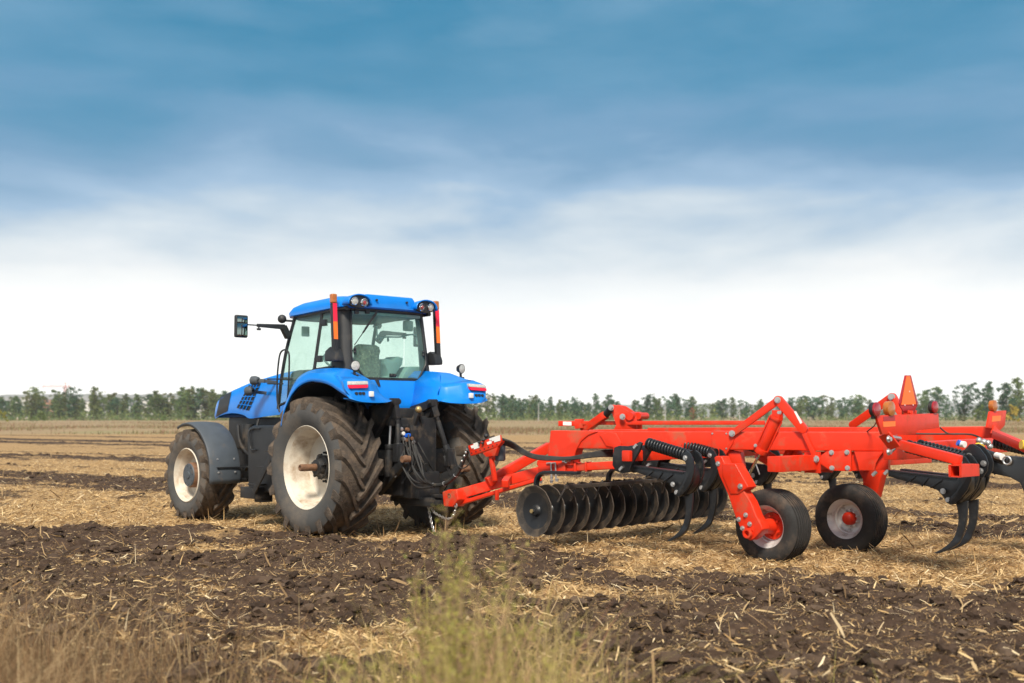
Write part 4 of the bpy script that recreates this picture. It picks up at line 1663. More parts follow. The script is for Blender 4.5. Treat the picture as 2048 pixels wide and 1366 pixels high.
for px, py in ((932, 905), (935, 899), (929, 912), (924, 922)):
    m.ball(V(px, py, y=0.0), 0.02, seg=8)
m.build_each('hose_clamp', 'steel', SV)
m = MB()
tg = [(806, 874), (812, 884), (817, 869), (823, 885), (827, 878), (831, 890), (808, 888)]
via = [(812, 940), (816, 905), (824, 930), (832, 915), (838, 935), (842, 925), (802, 925)]
via2 = [(832, 964), (836, 958), (846, 962), (848, 955), (852, 962), (850, 960), (830, 972)]
for k, (a, b, c) in enumerate(zip(tg, via, via2)):
    m.tube(smooth_path([V(*a, x=-0.93), V(a[0] * 0.55 + b[0] * .45, a[1] * 0.5 + b[1] * 0.5, x=-1.05), V(*b, x=-1.12), V(*c, x=-1.25), V(866, 970 + 0.8 * (k - 3), y=-0.02 + 0.006 * (k - 3))], 5), 0.0115, 7)
m.tube(smooth_path([V(*p, y=0.02) for p in [(934, 893), (940, 910), (938, 928), (925, 937), (915, 930)]], 4), 0.008, 6)
m.build_each('hose', 'hose_grey', IM)

# safety chain hanging from the hitch
def chain(pts, name='safety_chain'):
    path = smooth_path(pts, 8)
    L_ = [0]
    for a, b in zip(path[:-1], path[1:]):
        L_.append(L_[-1] + (b - a).length)
    mm = MB()
    step, s, k = 0.033, 0.0, 0
    while s < L_[-1]:
        i = max(j for j in range(len(L_)) if L_[j] <= s)
        i = min(i, len(path) - 2)
        t = (s - L_[i]) / max(1e-6, L_[i + 1] - L_[i])
        p = path[i].lerp(path[i + 1], t)
        d = (path[i + 1] - path[i]).normalized()
        sx, sy, sz = frame(d, (0.3, 1, 0.2))
        ax = sx if k % 2 else sy
        other = sy if k % 2 else sx
        ring = [p + d * math.cos(2 * PI * q / 12) * 0.025 + other * math.sin(2 * PI * q / 12) * 0.015 for q in range(12)]
        mm.tube(ring, 0.0050, 5, closed=True)
        s += step
        k += 1
    return mm


m = chain([V(*p, y=0.02) for p in [(858, 1009), (864, 1018), (870, 1026), (882, 1033), (893, 1037), (902, 1036), (908, 1028), (912, 1016)]])
m.build('safety_chain', 'steel', IM)
m = chain([V(*p, y=0.0) for p in [(857, 1010), (858, 1022), (861, 1036), (864, 1050), (868, 1062), (876, 1073)]])
m.build('safety_chain', 'steel', IM)
m = MB()
m.torus(V(912, 1011, y=0.05), (0.2, 1, 0), 0.026, 0.009, 14, 6)
m.build('shackle', 'steel', IM)

# ---- disc gang
gx0, gx1 = Vector((-3.15, -0.05, 0.497)), Vector((-2.98, -3.75, 0.512))
NDISC = 17
gd = (gx1 - gx0).normalized()
GA = MB()
GA.cyl(gx0 - gd * 0.05, gx1, 0.045, 14)
gang = GA.build('disc_axle', 'chassis_black', IM)
proto = None
ax = Vector((0, 1, 0))
for k in range(NDISC):
    c = gx0.lerp(gx1, k / (NDISC - 1))
    if proto is None:
        m = MB()
        R = 0.31
        # shallow dish opening away, thick soil-caked edge, slightly notched outline
        m.lathe([(0.03, 0.0), (0.03, 0.05), (-0.003, 0.075), (-0.002, 0.14), (0.012, 0.22)], (0, 0, 0), ax, 64)
        m.mark(0)
        m.lathe([(0.012, 0.22), (0.026, 0.265), (0.042, R - 0.012)], (0, 0, 0), ax, 64)
        m.mark(2)
        m.lathe([(0.042, R - 0.012), (0.045, R), (0.032, R), (0.030, R - 0.012)], (0, 0, 0), ax, 64)
        m.mark(1)
        m.lathe([(0.030, R - 0.012), (0.0, 0.22), (-0.014, 0.14), (-0.02, 0.0)], (0, 0, 0), ax, 64)
        m.mark(2)
        for v in m.bm.verts:
            r = math.hypot(v.co.x, v.co.z)
            if r > R - 0.03:
                a = math.atan2(v.co.x, v.co.z)
                kx = 1 + 0.010 * math.sin(a * 11) + 0.006 * math.sin(a * 23 + 1)
                v.co.x *= kx
                v.co.z *= kx
        proto = m.build('disc', ('tool_black', 'disc_edge', 'disc_steel'), gang)
        proto_base = OFF[proto.name]
        proto.data.transform(Matrix.Translation(proto_base))
        d_ = proto
    else:
        d_ = proto.copy()
        COL.objects.link(d_)
        d_.parent = gang
    d_.location = c - proto_base
    d_.rotation_euler = (0, random.uniform(0, 6.28), 0)
m = MB()
m.lathe([(0.028, 0.0), (0.028, 0.062), (0.04, 0.058), (0.045, 0.032), (0.06, 0.030), (0.075, 0.024), (0.075, 0.0)], gx0, ax, 24)
m.build('disc_boss', 'chassis_black', gang)
m = MB()
m.cyl(gx0 + ax * 0.06, gx0 + ax * 0.085, 0.027, 6)
m.lathe([(0.085, 0.02), (0.086, 0.012), (0.07, 0.012), (0.07, 0)], gx0, ax, 16)
m.build('axle_nut', 'brass', gang)
for k in range(NDISC - 1):
    c = gx0.lerp(gx1, (k + 0.5) / (NDISC - 1))
m = MB()
s0, s1 = V(1107, 967.5, D=14.0), V(1330, 953, D=15.9)
zf = s0.z
sa = Vector((gx0.x - 0.30, gx0.y - 0.20, 0.79))
sb = Vector((gx1.x - 0.30, gx1.y, 0.80))
m.bar(sa, sb, 0.05, 0.045)
for k in range(NDISC - 1):
    c = gx0.lerp(gx1, (k + 0.55) / (NDISC - 1))
    t0 = sa.lerp(sb, (k + 0.2) / (NDISC - 1))
    m.bar(t0 + Vector((0, 0, 0.04)), c + Vector((-0.24, 0.0, 0.11)), 0.045, 0.012)
    m.cyl(t0 + Vector((0, 0, -0.02)), t0 + Vector((0, 0, 0.055)), 0.013, 6)
SCB = m.build('scraper_bar', 'disc_steel', gang, bev=0.003)
# spring hangers
for yy, xx in ((-0.18, -3.15), (-1.55, -3.1), (-2.9, -3.05)):
    m = MB()
    path = smooth_path([(xx + 0.02, yy, 0.56), (xx + 0.10, yy, 0.68), (xx + 0.13, yy, 0.80), (xx + 0.10, yy, 0.90), (xx + 0.0, yy, 0.955), (xx - 0.18, yy, 0.965), (xx - 0.55, yy - 0.05, 0.97)], 4)
    rows = []
    for i, p in enumerate(path):
        t = (path[min(i + 1, len(path) - 1)] - path[max(i - 1, 0)]).normalized()
        n = Vector((0, 1, 0)).cross(t).normalized() * 0.018
        rows.append([p + Vector((0, 0.035, 0)) + n, p + Vector((0, 0.035, 0)) - n, p - Vector((0, 0.035, 0)) - n, p - Vector((0, 0.035, 0)) + n])
    vs = m.grid(rows, closed=True)
    m.face(vs[0]); m.face(vs[-1])
    m.build('gang_hanger', 'tool_black', gang, bev=0.003)

# ---- tines
YT = -0.45
ZS = 4.27


def T5(x, y, yy=YT):
    return V(1020 + x / ZS, 780 + y / ZS, y=yy)


TIP0 = V(1340, 1085, y=YT)


def make_tine(parent):
    m = MB()
    # main arm with ribs
    ar = [(1075, 640), (1170, 655), (1300, 672), (1440, 690), (1500, 700), (1560, 690), (1590, 650), (1600, 720), (1590, 800), (1545, 860), (1500, 905), (1465, 908), (1440, 890), (1425, 850), (1390, 800), (1330, 770), (1240, 745), (1140, 715), (1075, 690)]
    m.prism([T5(*p) + Vector((0, 0.055, 0)) for p in ar], (0, -0.11, 0))
    # curved rear arm up to the spring eye
    out = smooth_path([(1548, 520), (1590, 560), (1612, 620), (1615, 700), (1590, 790), (1545, 860), (1490, 905)], 3)
    inn = smooth_path([(1520, 585), (1545, 610), (1552, 650), (1545, 710), (1520, 780), (1490, 830), (1445, 880)], 3) if False else None
    o2 = [(1548, 515), (1580, 540), (1605, 590), (1617, 650), (1612, 720), (1590, 790), (1545, 862), (1492, 908)]
    i2 = [(1455, 895), (1480, 850), (1520, 800), (1545, 740), (1552, 670), (1545, 620), (1525, 590), (1520, 550)]
    for dy in (0.068, -0.10):
        m.prism([T5(*p) + Vector((0, dy, 0)) for p in o2 + i2], (0, 0.03, 0))
    A_ = m.build('tine', 'tool_black', parent, bev=0.006)
    cm_ = MB()
    for dy in (0.085, -0.115):
        pl = [(945, 490), (985, 475), (1060, 478), (1110, 470), (1160, 440), (1180, 452), (1160, 520), (1090, 640), (1075, 700), (1010, 710), (960, 690), (930, 640), (932, 560)]
        cm_.prism([T5(x, y) + Vector((0, dy, 0)) for x, y in pl], (0, 0.03, 0))
    cm_.build_each('clamp_plate', 'tool_black', A_, bev=0.006)
    m = MB()
    ribs = [((1085, 650), (1510, 705), 0.058), ((1250, 690), (1190, 740), 0.058), ((1330, 700), (1290, 765), 0.058), ((1420, 715), (1345, 778), 0.058)]
    for a, b, o in ribs:
        m.bar(T5(*a) + Vector((0, o, 0)), T5(*b) + Vector((0, o, 0)), 0.02, 0.022, up=(0, 1, 0))
    m.build_each('rib', 'tool_black', A_, bev=0.004)
    # coil spring
    m = MB()
    p, q = T5(1195, 462), T5(1535, 565)
    x, y, z = frame(q - p)
    turns, pts = 14, []
    Lg = (q - p).length
    for i in range(turns * 14 + 1):
        a = 2 * PI * i / 14
        pts.append(p + z * Lg * i / (turns * 14) + x * math.cos(a) * 0.056 + y * math.sin(a) * 0.056)
    m.tube(pts, 0.0155, 7)
    m.build('spring', 'tool_black', A_, ang=80)
    m = MB()
    m.cyl(p, q, 0.038, 14)
    m.cyl(p - z * 0.02, p, 0.07, 18)
    m.cyl(q, q + z * 0.02, 0.07, 18)
    m.build('spring_rod', 'tool_black', A_)
    # shank: curved flat bar with a pointed share
    o = smooth_path([(1565, 880), (1562, 960), (1552, 1060), (1530, 1150), (1500, 1215), (1440, 1260), (1370, 1292)], 4)
    i_ = smooth_path([(1490, 900), (1502, 960), (1504, 1040), (1490, 1120), (1462, 1190), (1412, 1242), (1345, 1287)], 4)
    def P2(v):
        return T5(v.x, v.y)
    ol = [T5(a.x, a.y) for a in [Vector((p_.x, p_.y, 0)) for p_ in [Vector((*q_[:2], 0)) for q_ in o]]]
    il = [T5(q_.x, q_.y) for q_ in i_]
    m = MB()
    rows = []
    for k, (a, b) in enumerate(zip(ol, il)):
        w = 0.014 if k < len(ol) * 0.6 else 0.022
        if k > len(ol) - 4:
            w = 0.016
        rows.append([a + Vector((0, w, 0)), a - Vector((0, w, 0)), b - Vector((0, w * 0.8, 0)), b + Vector((0, w * 0.8, 0))])
    vs = m.grid(rows, closed=True)
    m.face(vs[0]); m.face(vs[-1])
    m.build('shank', 'tool_black', A_, bev=0.004)
    m = MB()
    for x_, y_ in ((1545, 578), (1432, 803), (1464, 872)):
        m.bolt(T5(x_, y_) + Vector((0, 0.10 if y_ < 700 else 0.086, 0)), (0, 1, 0), 0.020, 0.018)
    for x_, y_ in ((1132, 480), (1010, 668)):
        m.bar(T5(x_ - 14, y_ + 14) + Vector((0, 0.12, 0)), T5(x_ + 10, y_ - 14) + Vector((0, 0.12, 0)), 0.03, 0.03, up=(0, 1, 0))
    m.build_each('tine_bolt', 'steel', A_)
    return A_


def copy_tree(o, parent, skip=()):
    c = o.copy()
    COL.objects.link(c)
    c.parent = parent
    for ch in list(o.children):
        if ch.name.split('.')[0] not in skip:
            copy_tree(ch, c)
    return c


t0 = make_tine(IM)
for px, py, zz in ((1390, 1070, 0.0), (1500, 1052, 0.0), (1631, 1036, 0.0), (1875, 1110, 0.0), (1897, 1104, 0.0), (2046, 1074, 0.0), (1700, 1030, 0.0)):
    q = V(px, py, z=TIP0.z + zz)
    c = copy_tree(t0, IM, ('clamp_plate',) if px > 1600 else ())
    c.location = Vector((q.x - TIP0.x, q.y - TIP0.y, zz))

# ---- rear: arm to the rear bar, light boards, lamps, slow vehicle sign
m = MB()
ra, rbq = V(1795, 888, y=-1.25), V(1921, 921, y=-1.22)
m.bar(ra, rbq, 0.085, 0.095)
m.build('rear_arm', RED, IM, bev=0.01)
m = MB()
e0 = V(1910, 942, y=-1.12)
e1 = e0 + Vector((0.0, -0.42, 0))
# hollow square tube end
w = 0.055
for dx, dz, sx_, sz_ in ((0, w, 2 * w, 0.012), (0, -w, 2 * w, 0.012), (w, 0, 0.012, 2 * w), (-w, 0, 0.012, 2 * w)):
    m.box(e0 + Vector((dx, -0.19, dz)), (sx_ + 0.012, 0.38, sz_))
m.box(e0 + Vector((0, -0.3, 0)), (2 * w, 0.05, 2 * w))
m.build('rear_tube', RED, IM)
m = MB()
YB = -1.78
plp = [V(1700 + x / 3.503, 740 + y / 3.503, y=YB) for x, y in [(768, 640), (775, 596), (800, 560), (838, 520), (862, 518), (905, 545), (948, 600), (966, 650), (960, 705), (930, 752), (885, 758), (872, 660)]]
for dy in (0.0, -0.12):
    m.prism([p + Vector((0, dy, 0)) for p in plp], (0, -0.025, 0))
RBK = m.build_each('tine_bracket', 'tool_black', IM, bev=0.005)
m = MB()
for px, py in ((1938, 912), (1967, 927), (1961, 942)):
    m.bolt(V(px, py, y=YB + 0.002), (0, 1, 0), 0.022, 0.018)
m.build_each('bracket_bolt', 'steel', RBK)
# second rear arm on the far side with its hydraulic ram and couplers
m = MB()
m.bar(V(1990, 868, D=13.6), V(2075, 905, D=12.5), 0.085, 0.10)
m.build('rear_arm', RED, IM, bev=0.01)
m = MB()
m.cyl(V(1948, 896, D=12.2), V(2020, 925, D=11.6), 0.042, 18)
m.cyl(V(2000, 917, D=11.8), V(2006, 919.5, D=11.75), 0.052, 18)
RAM = m.build('ram', 'tool_black', IM)
m = MB()
m.cyl(V(1993, 911, D=11.7), V(2005, 914, D=11.6), 0.035, 12)
m.cyl(V(1921, 888, D=12.4), V(1930, 889, D=12.35), 0.035, 12)
m.build_each('ram_collar', 'white_paint', RAM)
m = MB()
m.cyl(V(1955, 894, D=12.0), V(1962, 897, D=11.95), 0.05, 14)
m.cyl(V(2042, 889, D=12.0), V(2050, 890, D=12), 0.05, 14)
m.build_each('ram_cap', 'yellow_cap', RAM)
m = MB()
m.cyl(V(1915, 885, D=12.4), V(1922, 888, D=12.4), 0.034, 12)
m.build('coupler_cap', 'blue_cap', RAM)
m = MB()
for px, py in ((1958, 881), (1962, 890), (1980, 893), (1976, 886), (1968, 884)):
    m.ball(V(px, py, D=12.1), 0.035, seg=8)
m.torus(V(2014, 921, D=11.5), (0, 1, 0), 0.04, 0.01)
m.build_each('ram_fitting', 'steel', RAM)
m = MB()
m.prism([V(*p, D=11.9) for p in [(1974, 920), (2010, 912), (2060, 916), (2060, 990), (2048, 986), (2040, 966), (2020, 955), (1974, 945)]], (0, -0.08, 0))
m.build('rear_frame', 'tool_black', IM, bev=0.01)
m = MB()
m.box(V(1998, 924, D=12.2), (0.10, 0.12, 0.06))
m.box(V(1996, 939, D=12.2), (0.10, 0.12, 0.05))
m.build_each('rear_stop', RED, IM, bev=0.01)

XB = -7.30
m = MB()
m.prism([V(*p, x=XB) for p in [(1753, 831), (1877, 826.5), (1879, 856), (1834, 861), (1832, 868), (1795, 869), (1765, 869), (1758, 848)]], (0.03, 0, 0))
m.bar(V(1768, 868, x=XB + 0.05), V(1790, 896, x=XB - 0.02), 0.02, 0.14, up=(1, 0, 0))
LB = m.build('light_board', RED, IM, bev=0.006)
m = MB()
m.prism([V(*p, x=XB - 0.003) for p in [(1767, 833), (1790, 832), (1790.5, 841), (1767, 842)]], (0.002, 0, 0))
m.build('reflector', 'sign_red', LB)
m = MB()
m.prism([V(*p, x=XB - 0.003) for p in [(1766, 843.5), (1791, 842.5), (1791, 852.5), (1767, 854)]], (0.002, 0, 0))
m.build('reflector', 'orange_band', LB)
m = MB()
for px, py in ((1777, 878), (1777, 904)):
    m.bolt(V(px, py, x=XB - 0.02), (-1, 0, 0), 0.024, 0.03)
m.cyl(V(1783, 874, x=XB), V(1800, 877, x=XB), 0.02, 10)
m.build_each('board_bolt', 'steel', LB)
m = MB()
m.prism([N_(1783, 886, 0.03), N_(1790, 886, 0.03), N_(1788, 900, 0.03), N_(1782, 899, 0.03)], NN * 0.004)
m.build_each('sticker', 'white_paint', LB)
XB2 = -6.55
m = MB()
m.prism([V(*p, x=XB2) for p in [(1981, 823), (2013, 821), (2010, 851), (2000, 861), (1975, 855)]], (0.03, 0, 0))
m.bar(V(1985, 858, x=XB2), V(2003, 880, x=XB2), 0.04, 0.12)
LB2 = m.build('light_board', RED, IM, bev=0.006)
m = MB()
m.prism([V(*p, x=XB2 - 0.003) for p in [(1985, 832), (2002, 831), (2001, 842), (1984, 843.5)]], (0.002, 0, 0))
m.build('reflector', 'orange_band', LB2)
for px, py, xb, r, mt in ((1752, 818.5, XB, 0.072, 'red_lens'), (1780.5, 817, XB, 0.078, 'amber_dark'), (1869, 814, XB, 0.066, 'red_lens'), (1988, 811.5, XB2, 0.075, 'amber_dark')):
    p = V(px, py, x=xb)
    par = LB if xb == XB else LB2
    m = MB()
    m.cyl(p + Vector((0.0, 0, 0)), p + Vector((0.045, 0.0, 0)), r * 0.96, 26)
    m.box(p + Vector((0.03, 0, -r)), (0.03, 0.05, 0.05))
    b_ = m.build('marker_lamp', 'amber_dark' if mt == 'amber_dark' else 'chassis_black', par, bev=0.006)
    m = MB()
    m.lathe([(0.0, r), (0.016, r * 0.96), (0.024, r * 0.6), (0.026, 0)], p, (-1, 0, 0), 26)
    m.build('lens', mt, par)
# triangle: dark red rim, orange centre
XS = -7.22
def S7(x, y, o=0.0):
    return V(1700 + x / 3.503, 740 + y / 3.503, x=XS + o)


m = MB()
m.prism([S7(*p) for p in [(388, 37), (428, 37), (477, 232), (470, 250), (350, 252), (345, 232)]], (0.012, 0, 0))
m.prism([S7(*p) for p in [(350, 250), (472, 248), (455, 287), (372, 288)]], (0.012, 0, 0))
SG = m.build('warning_triangle', 'sign_red', IM, bev=0.003)
m = MB()
m.prism([S7(*p, -0.004) for p in [(397, 43), (420, 43), (464, 240), (362, 243)]], (0.003, 0, 0))
m.build('triangle_centre', 'sign_orange', SG)
m = MB()
for p in ((415, 150), (382, 246), (440, 245)):
    m.bolt(S7(*p, -0.004), (-1, 0, 0), 0.008, 0.006, False)
m.build_each('rivet', 'white_paint', SG)
m = MB()
m.bar(S7(412, 285, 0.01), S7(412, 320, 0.01), 0.03, 0.09)
m.bar(S7(370, 300, 0.03), S7(460, 298, 0.03), 0.03, 0.05)
m.bolt(S7(412, 297, -0.02), (-1, 0, 0), 0.016, 0.02)
m.build('sign_bracket', RED, SG, bev=0.004)
m = MB()
m.tube(smooth_path([V(1753, 843, x=XB + 0.05), V(1748, 852, D=12.4), V(1738, 860, D=12.6), V(1732, 866, D=12.7)]), 0.007, 6)
m.build('lamp_cable', 'hose_rubber', LB)
# ------------------------------------------------------------------ value noise in numpy
def vnoise(x, y, seed=0):
    x = np.asarray(x, dtype=np.float64)
    y = np.asarray(y, dtype=np.float64)
    xi, yi = np.floor(x).astype(np.int64), np.floor(y).astype(np.int64)
    fx, fy = x - xi, y - yi
    fx, fy = fx * fx * (3 - 2 * fx), fy * fy * (3 - 2 * fy)

    def h(a, b):
        n = (a * 374761393 + b * 668265263 + seed * 1442695041) & 0xFFFFFFFF
        n = ((n ^ (n >> 13)) * 1274126177) & 0xFFFFFFFF
        n = n ^ (n >> 16)
        return (n & 0xFFFFFF) / float(0xFFFFFF)
    a, b = h(xi, yi), h(xi + 1, yi)
    c, d = h(xi, yi + 1), h(xi + 1, yi + 1)
    return (a + (b - a) * fx) * (1 - fy) + (c + (d - c) * fx) * fy


def fbm(x, y, seed=0, oct=4, gain=0.5):
    s, a, t = 0, 1.0, 0
    for i in range(oct):
        s = s + a * vnoise(x * 2 ** i, y * 2 ** i, seed + i * 17)
        t += a
        a *= gain
    return s / t


def sstep(a, b, x):
    t = np.clip((x - a) / (b - a), 0, 1)
    return t * t * (3 - 2 * t)


PHI = math.radians(33)


def along(x, y):
    return x * math.cos(PHI) - y * math.sin(PHI)


def across(x, y):
    return x * math.sin(PHI) + y * math.cos(PHI)


def soil_mask(x, y):
    """1 where the soil has been turned, 0 where straw covers it"""
    p, q = across(x, y), along(x, y)
    w = (fbm(x * 0.55, y * 0.55, 3, 4) - 0.5)
    edge = 11.25 + 0.075 * x + w * 2.4
    m = 1 - sstep(-0.35, 0.35, p - edge)
    br = fbm(x * 0.9, y * 0.9, 8, 4)
    # straw left lying in clumps on the turned soil
    patch = sstep(0.46, 0.64, fbm(along(x, y) * 0.38 + 9, p * 1.1, 21, 5, 0.6))
    m = m * (1 - 0.78 * patch * sstep(0.36, 0.55, br))
    for c, hw, amp in ((17.9, 1.9, 0.85), (22.6, 0.5, 0.5), (27.9, 1.5, 1.0), (31.5, 0.5, 0.6), (42.6, 1.9, 1.1), (48.0, 1.9, 1.1), (58.0, 1.3, 0.7)):
        ww = (fbm(q * 0.12, p * 0.5, int(c * 3), 3) - 0.5) * 2.2
        b = 1 - sstep(hw * 0.55, hw * 1.25, np.abs(p + ww - c))
        k = sstep(0.33, 0.53, fbm(q * 0.17 + c, p * 1.2, int(c * 5), 4))
        m = np.maximum(m, b * (0.35 + 0.65 * k) * amp)
    bare = sstep(0.53, 0.72, fbm(x * 0.8 + 30, y * 0.8, 77, 5, 0.6)) * 0.62 * sstep(0.30, 0.60, fbm(x * 0.18, y * 0.18, 79, 2))
    m = np.maximum(m, bare * (y < 70))
    return np.clip(m, 0, 1)


def grass_mask(x, y):
    w = (fbm(x * 0.05, y * 0.05, 31, 3) - 0.5) * 16
    return sstep(96, 104, y + w + 0.0 * x)


def height(x, y, soil=None):
    if soil is None:
        soil = soil_mask(x, y)
    near = np.clip(1.2 - y / 120.0, 0.0, 1.0)
    big = (fbm(x * 0.35, y * 0.35, 40, 3) - 0.5) * 0.07
    clod = (fbm(x * 2.2, y * 2.2, 44, 4, 0.55) - 0.42)
    ridg = 1 - np.abs(2 * fbm(x * 4.2, y * 4.2, 52, 3, 0.6) - 1)
    lump = np.clip(clod, -0.1, 1) * 0.24 + (ridg - 0.6) * 0.075
    fine = (fbm(x * 7.0, y * 7.0, 60, 3, 0.65) - 0.5) * 0.055
    h = big * 0.6 + fine * 0.7 + soil * (0.02 + lump + fine)
    # a heaped crest along the edge of the ploughed strip
    p = across(x, y) - (11.25 + 0.075 * x + (fbm(x * 0.55, y * 0.55, 3, 4) - 0.5) * 2.4)
    h = h + np.exp(-((p + 0.5) / 0.45) ** 2) * 0.10 * sstep(0.42, 0.68, fbm(x * 0.8, y * 0.8, 71, 3)) * (y < 30)
    # the wheels have settled a little into the straw
    h = h + 0.022 * (y < 30) * (1 - soil)
    return h * near


# ------------------------------------------------------------------ ground sheet
APX = -8.0
ys = [-6.0, -2.0, 1.0, 3.0]
y = 4.0
while y < 1400:
    ys.append(y)
    y += max(0.030, 0.0032 * y if y < 40 else (0.006 * y if y < 120 else 0.05 * y))
ys += [1500, 2200, 3200]
ys = np.array(ys)
sm = np.linspace(-0.47, 0.47, 640)
ss = np.concatenate([[-1.2, -1.0, -0.85, -0.72, -0.60, -0.53], sm, [0.53, 0.60, 0.72, 0.85, 1.0, 1.2]])
YY, SS = np.meshgrid(ys, ss, indexing='ij')
XX = SS * (YY - APX)
jit = rng.normal(0, 0.006, XX.shape)
XX = XX + jit
SOIL = soil_mask(XX, YY)
GR = grass_mask(XX, YY)
SOIL = SOIL * (1 - GR)
ZZ = height(XX, YY, SOIL) * (1 - 0.7 * GR)
nr, nc = XX.shape
co = np.stack([XX, YY, ZZ], -1).reshape(-1, 3)
idx = np.arange(nr * nc).reshape(nr, nc)
quads = np.stack([idx[:-1, :-1], idx[:-1, 1:], idx[1:, 1:], idx[1:, :-1]], -1).reshape(-1, 4)


def np_mesh(name, co, faces, k=4, smooth=False):
    me = bpy.data.meshes.new(name)
    n, f = len(co), len(faces)
    me.vertices.add(n)
    me.vertices.foreach_set('co', np.ascontiguousarray(co, dtype=np.float32).ravel())
    me.loops.add(f * k)
    me.loops.foreach_set('vertex_index', np.ascontiguousarray(faces, dtype=np.int32).ravel())
    me.polygons.add(f)
    me.polygons.foreach_set('loop_start', np.arange(0, f * k, k, dtype=np.int32))
    me.polygons.foreach_set('use_smooth', np.full(f, smooth))
    me.update(calc_edges=True)
    return me


def link(name, me, material, **kw):
    o = bpy.data.objects.new(name, me)
    COL.objects.link(o)
    me.materials.append(material if not isinstance(material, str) else MATS[material])
    return tag(o, **kw)


gm = np_mesh('field', co, quads, 4, True)
for nm, arr in (('soil', SOIL), ('grass', GR)):
    at = gm.attributes.new(nm, 'FLOAT', 'POINT')
    at.data.foreach_set('value', arr.astype(np.float32).ravel())


def ramp(N, L, src, stops):
    r = N.new('ShaderNodeValToRGB')
    els = r.color_ramp.elements
    els[0].position, els[0].color = stops[0][0], (*stops[0][1], 1)
    els[1].position, els[1].color = stops[-1][0], (*stops[-1][1], 1)
    for p, c in stops[1:-1]:
        e = els.new(p)
        e.color = (*c, 1)
    L.new(src, r.inputs['Fac'])
    return r.outputs['Color']


def noise(N, L, vec, scale, detail=6, rough=0.6, dist=0.0):
    n = N.new('ShaderNodeTexNoise')
    n.inputs['Scale'].default_value = scale
    n.inputs['Detail'].default_value = detail
    n.inputs['Roughness'].default_value = rough
    n.inputs['Distortion'].default_value = dist
    L.new(vec, n.inputs['Vector'])
    return n.outputs['Fac']


def mixc(N, L, f, a, b):
    m = N.new('ShaderNodeMix')
    m.data_type = 'RGBA'
    for k, v in (('Factor', f), ('A', a), ('B', b)):
        if isinstance(v, (int, float)):
            m.inputs[k].default_value = v
        elif isinstance(v, tuple):
            m.inputs[k].default_value = (*v, 1)
        else:
            L.new(v, m.inputs[k])
    return m.outputs['Result']


def math_(N, L, op, a, b=None, c=None):
    m = N.new('ShaderNodeMath')
    m.operation = op
    for i, v in enumerate((a, b, c)):
        if v is None:
            continue
        if isinstance(v, (int, float)):
            m.inputs[i].default_value = v
        else:
            L.new(v, m.inputs[i])
    return m.outputs[0]


